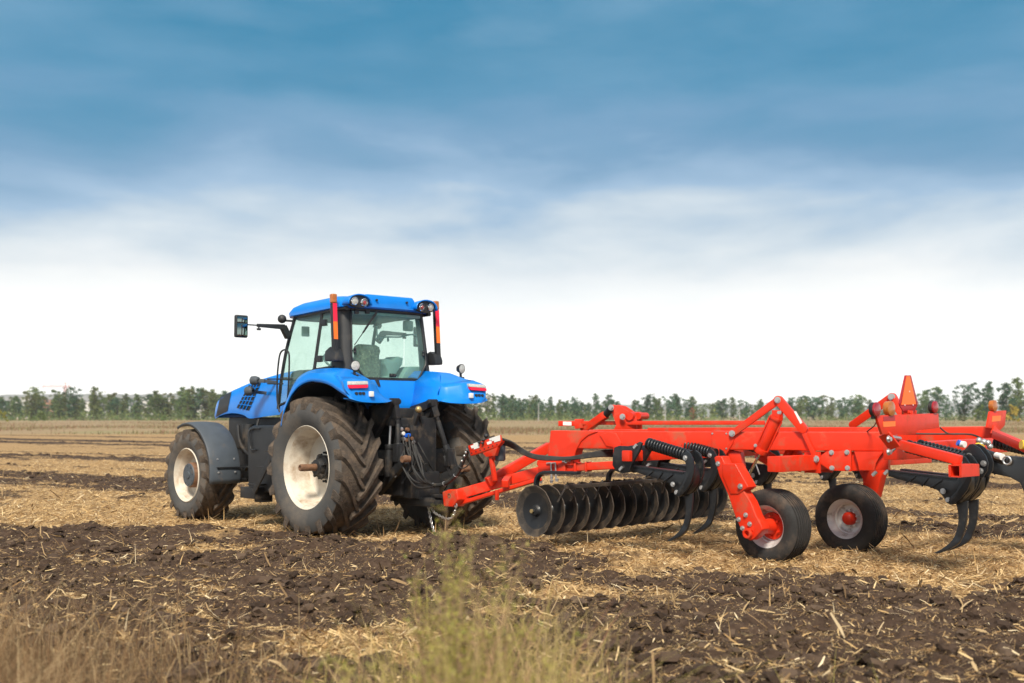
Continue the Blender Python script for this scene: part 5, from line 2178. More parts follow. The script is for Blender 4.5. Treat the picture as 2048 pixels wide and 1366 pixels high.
def ground_material():
    m = bpy.data.materials.new('field_ground')
    N, L = nt(m)
    b = N['Principled BSDF']
    b.inputs['Roughness'].default_value = 0.95
    b.inputs['Specular IOR Level'].default_value = 0.15
    g = N.new('ShaderNodeNewGeometry')
    pos = g.outputs['Position']
    a1 = N.new('ShaderNodeAttribute')
    a1.attribute_name = 'soil'
    a2 = N.new('ShaderNodeAttribute')
    a2.attribute_name = 'grass'
    mp = N.new('ShaderNodeMapping')
    mp.inputs['Rotation'].default_value = (0, 0, math.radians(57))
    mp.inputs['Scale'].default_value = (1.0, 0.22, 1)
    L.new(pos, mp.inputs['Vector'])
    mp2 = N.new('ShaderNodeMapping')
    mp2.inputs['Rotation'].default_value = (0, 0, math.radians(-20))
    mp2.inputs['Scale'].default_value = (1.0, 0.3, 1)
    L.new(pos, mp2.inputs['Vector'])
    s1 = noise(N, L, mp.outputs[0], 14, 6, 0.7)
    s2 = noise(N, L, mp2.outputs[0], 20, 6, 0.7)
    s3 = noise(N, L, pos, 1.3, 6, 0.62)
    st = math_(N, L, 'ADD', math_(N, L, 'MULTIPLY', s1, 0.5), math_(N, L, 'MULTIPLY', s2, 0.5))
    straw = ramp(N, L, st, [(0.32, (0.055, 0.036, 0.022)), (0.44, (0.22, 0.145, 0.078)), (0.53, (0.48, 0.31, 0.145)), (0.64, (0.69, 0.475, 0.245)), (0.8, (0.78, 0.59, 0.36))])
    big = ramp(N, L, s3, [(0.3, (0.72, 0.70, 0.66)), (0.7, (1.0, 1.0, 1.0))])
    mm = N.new('ShaderNodeMix')
    mm.data_type = 'RGBA'
    mm.blend_type = 'MULTIPLY'
    mm.inputs['Factor'].default_value = 1.0
    L.new(straw, mm.inputs['A'])
    L.new(big, mm.inputs['B'])
    straw = mm.outputs['Result']
    n4 = noise(N, L, pos, 9, 8, 0.7)
    soil = ramp(N, L, n4, [(0.3, (0.034, 0.0205, 0.0135)), (0.5, (0.064, 0.040, 0.027)), (0.72, (0.112, 0.074, 0.050))])
    # bits of straw trodden into the soil
    n5 = noise(N, L, mp2.outputs[0], 34, 3, 0.6)
    bits = math_(N, L, 'GREATER_THAN', n5, 0.665)
    soil = mixc(N, L, bits, soil, (0.30, 0.215, 0.12))
    n6 = noise(N, L, pos, 2.6, 7, 0.68)
    f = N.new('ShaderNodeMapRange')
    f.inputs['From Min'].default_value = 0.34
    f.inputs['From Max'].default_value = 0.66
    L.new(math_(N, L, 'ADD', a1.outputs['Fac'], math_(N, L, 'MULTIPLY_ADD', n6, 0.9, -0.45)), f.inputs['Value'])
    col = mixc(N, L, f.outputs['Result'], straw, soil)
    mp3 = N.new('ShaderNodeMapping')
    mp3.inputs['Scale'].default_value = (0.35, 1.0, 1)
    L.new(pos, mp3.inputs['Vector'])
    gn = noise(N, L, mp3.outputs[0], 0.11, 7, 0.65)
    grass = ramp(N, L, gn, [(0.32, (0.24, 0.145, 0.09)), (0.47, (0.32, 0.215, 0.13)), (0.56, (0.24, 0.21, 0.10)), (0.7, (0.40, 0.29, 0.17))])
    col = mixc(N, L, a2.outputs['Fac'], col, grass)
    L.new(col, b.inputs['Base Color'])
    bp = N.new('ShaderNodeBump')
    bp.inputs['Strength'].default_value = 0.75
    bp.inputs['Distance'].default_value = 0.03
    L.new(math_(N, L, 'ADD', math_(N, L, 'MULTIPLY', st, 0.8), n4), bp.inputs['Height'])
    L.new(bp.outputs['Normal'], b.inputs['Normal'])
    return m


FIELD = link('field', gm, ground_material(), kind='structure', label='straw covered field with strips of dark ploughed soil')


def veg_mat(name, stops, rough=0.85, trans=0.25, spec=0.2):
    """colour varies from piece to piece"""
    m = bpy.data.materials.new(name)
    N, L = nt(m)
    b = N['Principled BSDF']
    b.inputs['Roughness'].default_value = rough
    b.inputs['Specular IOR Level'].default_value = spec
    g = N.new('ShaderNodeNewGeometry')
    c = ramp(N, L, g.outputs['Random Per Island'], stops)
    L.new(c, b.inputs['Base Color'])
    if trans:
        t = N.new('ShaderNodeBsdfTranslucent')
        L.new(c, t.inputs['Color'])
        mx = N.new('ShaderNodeMixShader')
        mx.inputs['Fac'].default_value = trans
        L.new(b.outputs[0], mx.inputs[1])
        L.new(t.outputs[0], mx.inputs[2])
        L.new(mx.outputs[0], N['Material Output'].inputs['Surface'])
    MATS[name] = m
    return m


veg_mat('straw_piece', [(0.0, (0.15, 0.082, 0.036)), (0.3, (0.34, 0.205, 0.088)), (0.6, (0.58, 0.385, 0.175)), (0.88, (0.74, 0.545, 0.29)), (1.0, (0.80, 0.66, 0.44))], trans=0.1)
veg_mat('husk', [(0.0, (0.14, 0.085, 0.042)), (0.5, (0.31, 0.20, 0.10)), (0.85, (0.46, 0.32, 0.165)), (1.0, (0.60, 0.46, 0.28))], trans=0.1)
veg_mat('soil_clod', [(0.0, (0.033, 0.0205, 0.0135)), (0.5, (0.060, 0.038, 0.026)), (1.0, (0.105, 0.070, 0.047))], rough=0.95, trans=0)
veg_mat('dry_blade', [(0.0, (0.15, 0.080, 0.040)), (0.4, (0.26, 0.155, 0.078)), (0.75, (0.38, 0.26, 0.135)), (1.0, (0.52, 0.39, 0.22))])
veg_mat('tan_blade', [(0.0, (0.28, 0.20, 0.075)), (0.3, (0.36, 0.31, 0.085)), (0.6, (0.48, 0.35, 0.15)), (0.85, (0.60, 0.45, 0.22)), (1.0, (0.45, 0.20, 0.14))])
veg_mat('weed_leaf', [(0.0, (0.32, 0.29, 0.055)), (0.5, (0.46, 0.41, 0.10)), (0.85, (0.55, 0.47, 0.17)), (1.0, (0.33, 0.44, 0.07))], trans=0.35)
veg_mat('weed_stem', [(0.0, (0.34, 0.24, 0.14)), (1.0, (0.42, 0.25, 0.17))])


# ------------------------------------------------------------------ straw litter and clods
def scatter_pts(n, ymin, ymax, spread=0.52, power=1.0):
    y_ = ymin * (ymax / ymin) ** (rng.random(n) ** power)
    x_ = (rng.random(n) * 2 - 1) * spread * (y_ + 2.5)
    return x_, y_


def straw_mesh(name, n, ymin, ymax, keep, lmin, lmax, wmin, wmax, tilt, label, lift=0.0, material='straw_piece'):
    x_, y_ = scatter_pts(n, ymin, ymax)
    s_ = soil_mask(x_, y_)
    k = rng.random(n) < keep(s_)
    x_, y_, s_ = x_[k], y_[k], s_[k]
    n = len(x_)
    z_ = height(x_, y_, s_) + 0.006 + rng.random(n) * 0.02 + lift
    Lh = (lmin + (lmax - lmin) * rng.random(n) ** 2.2) / 2
    W = wmin + (wmax - wmin) * rng.random(n) ** 3
    az = rng.random(n) * 2 * PI
    el = rng.normal(0, tilt, n)
    d = np.stack([np.cos(az) * np.cos(el), np.sin(az) * np.cos(el), np.sin(el)], -1)
    roll = rng.normal(0, 0.7, n)
    side = np.stack([-np.sin(az), np.cos(az), np.zeros(n)], -1)
    up = np.cross(d, side)
    sv = side * np.cos(roll)[:, None] + up * np.sin(roll)[:, None]
    nv = np.cross(d, sv)
    c = np.stack([x_, y_, z_ + np.abs(np.sin(el)) * Lh * 0.75], -1)
    curl = rng.normal(0, 0.22, n)[:, None] * Lh[:, None] * nv
    P = []
    for t, w in ((-1, 0.7), (0, 1.0), (1, 0.55)):
        mid = c + d * (Lh * t)[:, None] + (curl if t == 0 else 0)
        P += [mid - sv * (W * w / 2)[:, None], mid + sv * (W * w / 2)[:, None]]
    co_ = np.stack(P, 1).reshape(-1, 3)
    b0 = (np.arange(n) * 6)[:, None]
    fc = np.concatenate([b0 + np.array([[0, 1, 3, 2]]), b0 + np.array([[2, 3, 5, 4]])], 0)
    return link(name, np_mesh(name, co_, fc, 4), material, kind='stuff', label=label)


straw_mesh('straw_litter', 330000, 5.5, 52, lambda s: 0.96 - 0.86 * s, 0.03, 0.17, 0.003, 0.016, 0.28, 'pale chopped straw lying all over the field')
straw_mesh('chaff', 160000, 5.5, 24, lambda s: 0.25 + 0.35 * s, 0.008, 0.05, 0.003, 0.012, 0.4, 'fine chaff and broken leaf trodden into the ground', material='husk')
straw_mesh('corn_husks', 15000, 5.5, 34, lambda s: 0.75 - 0.50 * s, 0.05, 0.28, 0.006, 0.030, 0.45, 'broken corn stalks and husks strewn over soil and straw', material='husk')


def icosphere():
    bm = bmesh.new()
    bmesh.ops.create_icosphere(bm, subdivisions=2, radius=1)
    v = np.array([p.co[:] for p in bm.verts])
    f = np.array([[q.index for q in p.verts] for p in bm.faces])
    bm.free()
    return v, f


def clod_mesh(name, n, ymin, ymax, rmin, rmax, pw, thr, label):
    x_, y_ = scatter_pts(n, ymin, ymax)
    s_ = soil_mask(x_, y_)
    dens = fbm(x_ * 1.1, y_ * 1.1, 90, 3)
    k = (rng.random(n) < (s_ - thr) / (1 - thr)) & (rng.random(n) < sstep(0.25, 0.6, dens) + 0.15)
    x_, y_, s_ = x_[k], y_[k], s_[k]
    n = len(x_)
    r = rmin + (rmax - rmin) * rng.random(n) ** pw
    z_ = height(x_, y_, s_) + r * 0.15
    bv, bf = icosphere()
    nv = len(bv)
    # a few lumpy prototypes
    protos = []
    for i in range(10):
        a = rng.random(3) * 50
        d = np.zeros(nv)
        for fq, am in ((1.5, 0.42), (3.2, 0.34), (6.0, 0.16)):
            d += am * (vnoise(bv[:, 0] * fq + a[0], bv[:, 1] * fq + bv[:, 2] * fq * 1.3 + a[1], i) - 0.5) * 2
        protos.append(bv * (1 + d)[:, None] * np.array([1.15, 0.95, 0.75]))
    pid = rng.integers(0, 10, n)
    A = rng.random(n) * 2 * PI
    PR = np.array(protos)[pid]
    ca, sa = np.cos(A)[:, None], np.sin(A)[:, None]
    X = (PR[:, :, 0] * ca - PR[:, :, 1] * sa) * r[:, None] + x_[:, None]
    Y = (PR[:, :, 0] * sa + PR[:, :, 1] * ca) * r[:, None] + y_[:, None]
    Z = PR[:, :, 2] * r[:, None] + z_[:, None]
    co_ = np.stack([X, Y, Z], -1).reshape(-1, 3)
    fc = (bf[None] + (np.arange(n) * nv)[:, None, None]).reshape(-1, 3)
    return link(name, np_mesh(name, co_, fc, 3, False), 'soil_clod', kind='stuff', label=label)


clod_mesh('soil_clods', 48000, 5.5, 75, 0.008, 0.068, 4.0, 0.22, 'dark crumbled clods of turned soil')


# ------------------------------------------------------------------ dry grass, near and far
def blades(name, x_, y_, h_, w_, material, label, lean=0.25, z0=None, kind='stuff', parent=None):
    n = len(x_)
    z_ = height(x_, y_) - 0.02 if z0 is None else z0
    az = rng.random(n) * 2 * PI
    ln = np.abs(rng.normal(0, lean, n))
    dx, dy = np.cos(az) * ln, np.sin(az) * ln
    fa = rng.random(n) * PI
    sx, sy = np.cos(fa), np.sin(fa)
    P = []
    for t, w in ((0, 1.0), (0.4, 0.8), (0.75, 0.5), (1.0, 0.12)):
        px = x_ + dx * h_ * t ** 1.8
        py = y_ + dy * h_ * t ** 1.8
        pz = z_ + h_ * t * (1 - 0.25 * ln * t)
        P += [np.stack([px - sx * w_ * w / 2, py - sy * w_ * w / 2, pz], -1), np.stack([px + sx * w_ * w / 2, py + sy * w_ * w / 2, pz], -1)]
    co_ = np.stack(P, 1).reshape(-1, 3)
    b0 = (np.arange(n) * 8)[:, None]
    fc = np.concatenate([b0 + np.array([[2 * k, 2 * k + 1, 2 * k + 3, 2 * k + 2]]) for k in range(3)], 0)
    return link(name, np_mesh(name, co_, fc, 4), material, kind=kind, label=label)


# bottom left corner: brown grass close to the camera
n = 15000
y_ = 3.3 + 4.4 * rng.random(n) ** 1.2
u = rng.random(n) ** 1.5
x_ = (-0.56 + 0.40 * u) * y_ - 0.15
clump = fbm(x_ * 1.6, y_ * 1.6, 120, 3)
k = rng.random(n) < sstep(0.30, 0.55, clump) * (1 - 0.75 * u) * (1 - sstep(6.8, 8.5, y_) * 0.7)
x_, y_, u = x_[k], y_[k], u[k]
blades('dry_grass', x_, y_, (0.30 + 0.62 * rng.random(len(x_)) ** 1.7) * (1.10 - 0.55 * u), 0.003 + 0.006 * rng.random(len(x_)), 'dry_blade', 'brown dry grass in the near left corner', 0.85)
n = 5200
y_ = 2.5 + 1.2 * rng.random(n)
x_ = (-0.54 + 0.36 * rng.random(n) ** 1.4) * y_
k = rng.random(n) < sstep(0.30, 0.6, fbm(x_ * 3.2, y_ * 3.2, 125, 3)) * (1 - 0.8 * sstep(-0.34, -0.18, x_ / y_))
x_, y_ = x_[k], y_[k]
blades('tall_dry_grass', x_, y_, (0.72 + 0.50 * rng.random(len(x_)) ** 1.5) * (1 - 0.22 * sstep(-0.42, -0.2, x_ / y_)), 0.002 + 0.004 * rng.random(len(x_)), 'dry_blade', 'tall brown grass right in front of the camera at left', 0.65)
# along the bottom: lower pale grass
n = 16000
y_ = 3.4 + 3.0 * rng.random(n) ** 1.3
x_ = (-0.36 + 0.90 * rng.random(n)) * y_
clump = fbm(x_ * 1.3 + 5, y_ * 1.3, 130, 3)
cen = np.exp(-((x_ / y_ + 0.02) / 0.11) ** 2)
k = rng.random(n) < np.clip(sstep(0.45, 0.66, clump) * 0.30 + cen * 0.55, 0, 1)
x_, y_, cen = x_[k], y_[k], cen[k]
blades('pale_grass', x_, y_, (0.16 + 0.34 * rng.random(len(x_)) ** 1.5) * (1 + 0.9 * cen) + np.maximum(0, 4.7 - y_) * 0.42 * cen * rng.random(len(x_)) ** 0.5, 0.0025 + 0.0055 * rng.random(len(x_)), 'tan_blade', 'pale yellow and greenish grass along the near edge of the field', 0.6)
# standing stubble in the straw
n = 5000
x_, y_ = scatter_pts(n, 7.5, 40)
k = rng.random(n) < (0.9 - 0.75 * soil_mask(x_, y_)) * sstep(0.42, 0.6, fbm(x_ * 0.8, y_ * 0.8, 140, 3))
x_, y_ = x_[k], y_[k]
blades('stubble', x_, y_, 0.06 + 0.22 * rng.random(len(x_)) ** 2.5, 0.006 + 0.012 * rng.random(len(x_)), 'straw_piece', 'short upright stubble stalks among the straw', 0.35)
# far strip of tall dry weeds before the trees
n = 90000
y_ = 98 * (330 / 98.0) ** (rng.random(n))
x_ = (rng.random(n) * 2 - 1) * 0.58 * y_
k = rng.random(n) < sstep(0.38, 0.6, fbm(x_ * 0.045, y_ * 0.03, 150, 4)) * grass_mask(x_, y_)
x_, y_ = x_[k], y_[k]
veg_mat('far_weed', [(0.0, (0.20, 0.115, 0.07)), (0.35, (0.29, 0.18, 0.11)), (0.7, (0.21, 0.20, 0.09)), (1.0, (0.36, 0.25, 0.15))])
blades('far_weeds', x_, y_, (0.10 + 0.40 * rng.random(len(x_)) ** 2.2), 0.03 + 0.10 * rng.random(len(x_)), 'far_weed', 'tall dry weeds along the far edge of the field', 0.3, z0=np.zeros(len(x_)))


# ------------------------------------------------------------------ weeds in the foreground, one thing each
def weed(x0, y0, h, nst, label, spread=0.22, leaf=1.0, seed=0):
    r = random.Random(seed)
    o = bpy.data.objects.new('weed_plant', None)
    COL.objects.link(o)
    z0 = float(height(np.array([x0]), np.array([y0]))[0]) - 0.02
    o.location = (x0, y0, z0)
    o.empty_display_size = 0.2
    tag(o, label, 'weed', 'tall green weeds in front')
    st, lv = MB(), MB()
    for i in range(nst):
        a = r.uniform(0, 2 * PI)
        sp = r.uniform(0.15, 1) * spread
        hh = h * (1.0 if i == 0 else r.uniform(0.6, 1.0))
        pts = []
        for k in range(7):
            t = k / 6
            pts.append(Vector((math.cos(a) * sp * t ** 1.3 * h * 1.4 + r.uniform(-.012, .012), math.sin(a) * sp * t ** 1.3 * h * 1.4 + r.uniform(-.012, .012), hh * t)))
        st.tube(pts, [0.0045 * (1 - 0.75 * k / 6) for k in range(7)], 5)
        nb = int(42 * leaf)
        for b in range(nb):
            t = r.uniform(0.22, 1.0)
            q = pts[min(5, int(t * 6))].lerp(pts[min(6, int(t * 6) + 1)], t * 6 - int(t * 6))
            ba = r.uniform(0, 2 * PI)
            bl = r.uniform(0.03, 0.16) * (1.25 - 0.75 * t)
            e = q + Vector((math.cos(ba) * bl, math.sin(ba) * bl, bl * r.uniform(0.3, 1.1)))
            st.tube([q, e], [0.0018, 0.0008], 3)
            for _ in range(r.randint(7, 12)):
                c = q.lerp(e, r.uniform(0.2, 1.05)) + Vector((r.uniform(-1, 1), r.uniform(-1, 1), r.uniform(-1, 1))) * 0.014
                s = r.uniform(0.005, 0.0135)
                d = Vector((r.uniform(-1, 1), r.uniform(-1, 1), r.uniform(-0.4, 1))).normalized()
                x, y, z = frame(d)
                lv.sheet([c - x * s * 0.35, c + d * s * 1.2 - x * s * 0.1, c + d * s * 1.5, c + x * s * 0.35])
    so = st.build('stem', 'weed_stem', o)
    lo = lv.build('leaf', 'weed_leaf', o)
    lo['kind'] = 'stuff'
    return o


def at(px, depth):
    return (px - PX) / F * depth, depth


for i, (px, dpt, h, nst, lab, sp, lf) in enumerate([
    (885, 4.5, 1.27, 9, 'tallest yellow green weed, its tip reaching the chains at the hitch', 0.10, 1.2),
    (925, 4.3, 1.16, 8, 'slender upright weed just right of the tallest one', 0.07, 1.1),
    (1005, 4.4, 1.14, 9, 'loose green weed leaning right below the disc gang', 0.14, 1.0),
    (815, 4.0, 0.90, 13, 'bushy low weed at left of the tall weeds', 0.30, 1.2),
    (925, 3.7, 0.92, 15, 'bushy yellowish weed in front of the tall weeds', 0.30, 1.2),
    (1060, 4.0, 0.84, 10, 'low sparse weed at right of the tall weeds', 0.28, 0.8),
    (720, 3.9, 0.78, 10, 'low wide weed at the bottom edge left of the tall weeds', 0.34, 0.8),
]):
    X, Y = at(px, dpt)
    weed(X, Y, h, nst, lab, sp, lf, seed=i + 3)
# ------------------------------------------------------------------ trees
def leaf_mat(name, stops):
    m = bpy.data.materials.new(name)
    N, L = nt(m)
    b = N['Principled BSDF']
    b.inputs['Roughness'].default_value = 0.8
    b.inputs['Specular IOR Level'].default_value = 0.15
    g = N.new('ShaderNodeNewGeometry')
    oi = N.new('ShaderNodeObjectInfo')
    c = ramp(N, L, g.outputs['Random Per Island'], stops)
    h = N.new('ShaderNodeHueSaturation')
    mr = N.new('ShaderNodeMapRange')
    mr.inputs['To Min'].default_value = 0.80
    mr.inputs['To Max'].default_value = 1.2
    L.new(oi.outputs['Random'], mr.inputs['Value'])
    L.new(mr.outputs['Result'], h.inputs['Value'])
    mr2 = N.new('ShaderNodeMapRange')
    mr2.inputs['To Min'].default_value = 0.475
    mr2.inputs['To Max'].default_value = 0.515
    ml = math_(N, L, 'FRACT', math_(N, L, 'MULTIPLY', oi.outputs['Random'], 7.31))
    L.new(ml, mr2.inputs['Value'])
    L.new(mr2.outputs['Result'], h.inputs['Hue'])
    L.new(c, h.inputs['Color'])
    L.new(h.outputs['Color'], b.inputs['Base Color'])
    t = N.new('ShaderNodeBsdfTranslucent')
    L.new(h.outputs['Color'], t.inputs['Color'])
    mx = N.new('ShaderNodeMixShader')
    mx.inputs['Fac'].default_value = 0.3
    L.new(b.outputs[0], mx.inputs[1])
    L.new(t.outputs[0], mx.inputs[2])
    L.new(mx.outputs[0], N['Material Output'].inputs['Surface'])
    MATS[name] = m


leaf_mat('leaf_green', [(0.0, (0.080, 0.135, 0.055)), (0.5, (0.130, 0.190, 0.072)), (1.0, (0.20, 0.245, 0.085))])
leaf_mat('leaf_dark', [(0.0, (0.045, 0.105, 0.066)), (0.5, (0.075, 0.150, 0.085)), (1.0, (0.12, 0.20, 0.095))])
leaf_mat('leaf_olive', [(0.0, (0.085, 0.115, 0.045)), (0.5, (0.135, 0.165, 0.060)), (1.0, (0.21, 0.21, 0.085))])
leaf_mat('leaf_yellow', [(0.0, (0.22, 0.22, 0.035)), (0.5, (0.36, 0.33, 0.05)), (1.0, (0.50, 0.42, 0.07))])
leaf_mat('leaf_rust', [(0.0, (0.26, 0.13, 0.06)), (0.5, (0.36, 0.19, 0.08)), (1.0, (0.42, 0.27, 0.11))])
leaf_mat('leaf_shrub', [(0.0, (0.075, 0.13, 0.035)), (0.5, (0.125, 0.19, 0.05)), (1.0, (0.20, 0.27, 0.075))])
mat('bark', (0.10, 0.085, 0.07), 0.9, var=0.3, scale=4)
VARIANTS = {}


def tree_meshes(key, h, w, nclump, per, leaf, base, shape, seed):
    r = np.random.default_rng(seed)
    mb = MB()
    lean = r.normal(0, 0.03, 2)
    pts = [Vector((lean[0] * h * t ** 1.5, lean[1] * h * t ** 1.5, h * 0.88 * t)) for t in np.linspace(0, 1, 7)]
    mb.tube(pts, [max(0.03, 0.016 * h * (1 - 0.85 * t)) for t in np.linspace(0, 1, 7)], 7)
    co, cl = [], []
    for i in range(nclump):
        t = base + (1 - base) * (i + r.random()) / nclump
        prof = {'oval': math.sin(PI * min(1, max(0.06, (t - base) / (1 - base)))) ** 0.55, 'col': 0.55 + 0.25 * r.random() if t < 0.9 else 0.35, 'top': (0.3 + 0.85 * ((t - base) / (1 - base))) * (1 if t < 0.86 else 0.75), 'bush': math.cos(min(1.45, t * 1.5)) ** 0.5}[shape]
        a = r.random() * 2 * PI
        rad = w / 2 * prof * math.sqrt(r.random()) * 0.92
        c = np.array([lean[0] * h * t + math.cos(a) * rad, lean[1] * h * t + math.sin(a) * rad, h * t])
        cl.append(c)
        if shape != 'bush' and i % 3 == 0:
            z0 = max(0.15 * h, c[2] - rad * 0.9 - 0.06 * h)
            mb.tube([Vector((lean[0] * z0, lean[1] * z0, z0)), Vector(c)], [0.006 * h, 0.002 * h], 4)
        cs = (0.085 + 0.055 * r.random()) * (h * 0.45 + w * 0.55) * (0.75 if t > 0.85 else 1)
        q = r.normal(0, 0.42, (per, 3)) * cs * np.array([1.15, 1.15, 0.72])
        co.append(c + q)
    P = np.concatenate(co)
    P[:, 2] = np.maximum(P[:, 2], 0.12)
    n = len(P)
    d = r.normal(0, 1, (n, 3))
    d /= np.linalg.norm(d, axis=1)[:, None]
    e = np.cross(d, r.normal(0, 1, (n, 3)))
    e /= np.linalg.norm(e, axis=1)[:, None]
    s = leaf * (0.6 + 0.8 * r.random(n))[:, None]
    quad = np.stack([P - d * s - e * s * 0.3, P + e * s * 0.55 - d * s * 0.2, P + d * s + e * s * .2, P - e * s * 0.6 + d * s * 0.25], 1).reshape(-1, 3)
    fc = np.arange(n * 4).reshape(-1, 4)
    VARIANTS[key] = (mb, quad, fc, shape)
    return key


for i in range(4):
    tree_meshes(('oval', i), 8.6, 6.0, 34, 40, 0.25, 0.12, 'oval', 100 + i)
for i in range(4):
    tree_meshes(('col', i), 9.4, 4.4, 34, 36, 0.24, 0.08, 'col', 200 + i)
for i in range(4):
    tree_meshes(('top', i), 9.6, 6.2, 34, 34, 0.25, 0.16, 'top', 300 + i)
for i in range(3):
    tree_meshes(('thin', i), 8.8, 4.6, 20, 22, 0.23, 0.14, 'top', 400 + i)
for i in range(3):
    tree_meshes(('bush', i), 3.4, 5.2, 18, 50, 0.20, 0.06, 'bush', 500 + i)
TMESH = {}
for key, (mb, quad, fc, shape) in VARIANTS.items():
    tr = mb.build('trunk', 'bark')
    TMESH[key] = [tr.data, np_mesh('crown', quad, fc, 4)]
    bpy.data.objects.remove(tr)
CROWN = {}


def crown_mesh(key, material):
    k = (key, material)
    if k not in CROWN:
        me = TMESH[key][1].copy()
        me.materials.append(MATS[material])
        CROWN[k] = me
    return CROWN[k]


def plant(px, D, hpx, key, material, label, cat, group, name='tree', wide=1.0, sink=0.0):
    """one tree: an empty at the foot, a trunk and a crown"""
    X, Y = (px - PX) / F * D, D
    o = bpy.data.objects.new(name, None)
    COL.objects.link(o)
    base_h = 3.4 if key[0] == 'bush' else (8.6 if key[0] == 'oval' else 9.3)
    hh = hpx / F * D
    s = hh / base_h
    o.location = (X, Y, -sink)
    o.rotation_euler = (0, 0, random.uniform(0, 6.28))
    o.scale = (s * wide, s * wide, s)
    o.empty_display_size = 1
    tag(o, label, cat, group)
    if key[0] != 'bush':
        t = bpy.data.objects.new('trunk', TMESH[key][0])
        COL.objects.link(t)
        t.parent = o
    c = bpy.data.objects.new('crown', crown_mesh(key, material))
    COL.objects.link(c)
    c.parent = o
    return o


rt = random.Random(5)
KIND = {'leaf_green': 'mid green', 'leaf_dark': 'dark green', 'leaf_olive': 'olive yellow green'}
SHAPE = {'oval': 'round crowned', 'col': 'narrow upright', 'top': 'open topped', 'thin': 'thin see-through'}


def row(x0, x1, step, D, h0, h1, weights, where, mats, jit=4):
    px = x0
    while px < x1:
        sh = rt.choices(list(weights), list(weights.values()))[0]
        key = (sh, rt.randrange(3 if sh in ('thin', 'bush') else 4))
        mt = rt.choice(mats)
        h = (h0 * 0.80 + (h1 - h0 * 0.80) * rt.random() ** 0.8) * (1.1 if sh in ('top', 'col') else 0.92)
        dd = D * rt.uniform(0.95, 1.06)
        lab = f'{KIND[mt]} {SHAPE[sh]} tree {where}'
        plant(px + rt.uniform(-jit, jit), dd, h, key, mt, lab, 'tree', f'{KIND[mt]} {SHAPE[sh]} trees {where}', wide=rt.uniform(0.85, 1.5))
        px += step * rt.choice([0.35, 0.6, 0.8, 1.0, 1.2, 1.5, 2.0])


G, DK, OL = 'leaf_green', 'leaf_dark', 'leaf_olive'
WL = 'in the far row left of the tractor'
WM = 'in the far row above the disc gang'
WR = 'in the far row behind the lift linkage'
WE = 'in the tall row right of the triangle'
row(-60, 470, 9, 440, 40, 58, {'oval': 3, 'col': 3, 'top': 3, 'thin': 2}, WL, [G, G, DK, OL])
row(-60, 470, 17, 520, 32, 46, {'oval': 3, 'col': 2}, 'half hidden behind the row left of the tractor', [DK, G])
row(962, 1235, 7.5, 440, 34, 47, {'oval': 3, 'col': 3, 'top': 4, 'thin': 1}, WM, [DK, DK, G])
row(960, 1270, 22, 510, 26, 36, {'oval': 3, 'col': 2}, 'half hidden behind the row above the discs', [DK, G])
row(1265, 1760, 10.5, 440, 33, 47, {'oval': 2, 'col': 2, 'top': 4, 'thin': 2}, WR, [DK, DK, G, G])
row(1265, 1760, 40, 520, 18, 28, {'oval': 3, 'col': 2}, 'half hidden behind the row past the lift linkage', [DK, G])
row(1840, 2110, 21, 360, 52, 76, {'top': 4, 'col': 2, 'thin': 2}, WE, [DK, DK, G])
row(1760, 2110, 30, 440, 26, 40, {'oval': 3, 'thin': 1}, 'behind the tall row right of the triangle', [DK, G])
row(472, 958, 15, 450, 34, 46, {'oval': 3, 'col': 2, 'top': 3}, 'in the far row hidden behind the tractor', [DK, G])
# stand-outs
plant(1385, 420, 26, ('oval', 1), 'leaf_rust', 'rust brown small tree in the far row right of the front lift towers', 'tree', None, wide=0.8)
plant(6, 330, 22, ('bush', 0), 'leaf_yellow', 'yellow bush at the left edge of the field', 'bush', None, name='bush', wide=0.85)
plant(84, 360, 17, ('bush', 1), 'leaf_shrub', 'bright green shrub before the left trees', 'bush', None, name='bush')
plant(68, 350, 9, ('bush', 2), 'leaf_shrub', 'low green shrub left of the bright green one', 'bush', None, name='bush')
plant(330, 390, 10, ('bush', 2), 'leaf_shrub', 'low green shrub before the trees nearest the tractor nose', 'bush', None, name='bush', wide=1.5)
plant(1959, 330, 30, ('bush', 1), 'leaf_shrub', 'green bush between the triangle and the right light board', 'bush', None, name='bush', wide=0.62)
plant(2024, 320, 33, ('bush', 0), 'leaf_yellow', 'yellow green bush right of the right light board', 'bush', None, name='bush', wide=0.75)
plant(1923, 350, 13, ('bush', 2), 'leaf_olive', 'small olive shrub right of the warning triangle', 'bush', None, name='bush', wide=1.2)
# low scrub at the foot of the rows, too mixed to count
n = 22000
x_ = (rng.random(n) * 2 - 1) * 260
y_ = 395 + 70 * rng.random(n)
k = (rng.random(n) < sstep(0.25, 0.55, fbm(x_ * 0.06, y_ * 0.02, 160, 3)))
x_, y_ = x_[k], y_[k]
n = len(x_)
z_ = np.abs(rng.normal(0, 1.0, n)) * 1.7
d = rng.normal(0, 1, (n, 3))
e = rng.normal(0, 1, (n, 3))
d /= np.linalg.norm(d, axis=1)[:, None]
e /= np.linalg.norm(e, axis=1)[:, None]
P = np.stack([x_, y_, z_], -1)
s = 0.45 * (0.6 + 0.8 * rng.random(n))[:, None]
link('scrub', np_mesh('scrub', np.stack([P - d * s, P + e * s * .6, P + d * s, P - e * s * .6], 1).reshape(-1, 3), np.arange(n * 4).reshape(-1, 4), 4), 'leaf_green', kind='stuff', label='low mixed scrub at the foot of the tree rows')

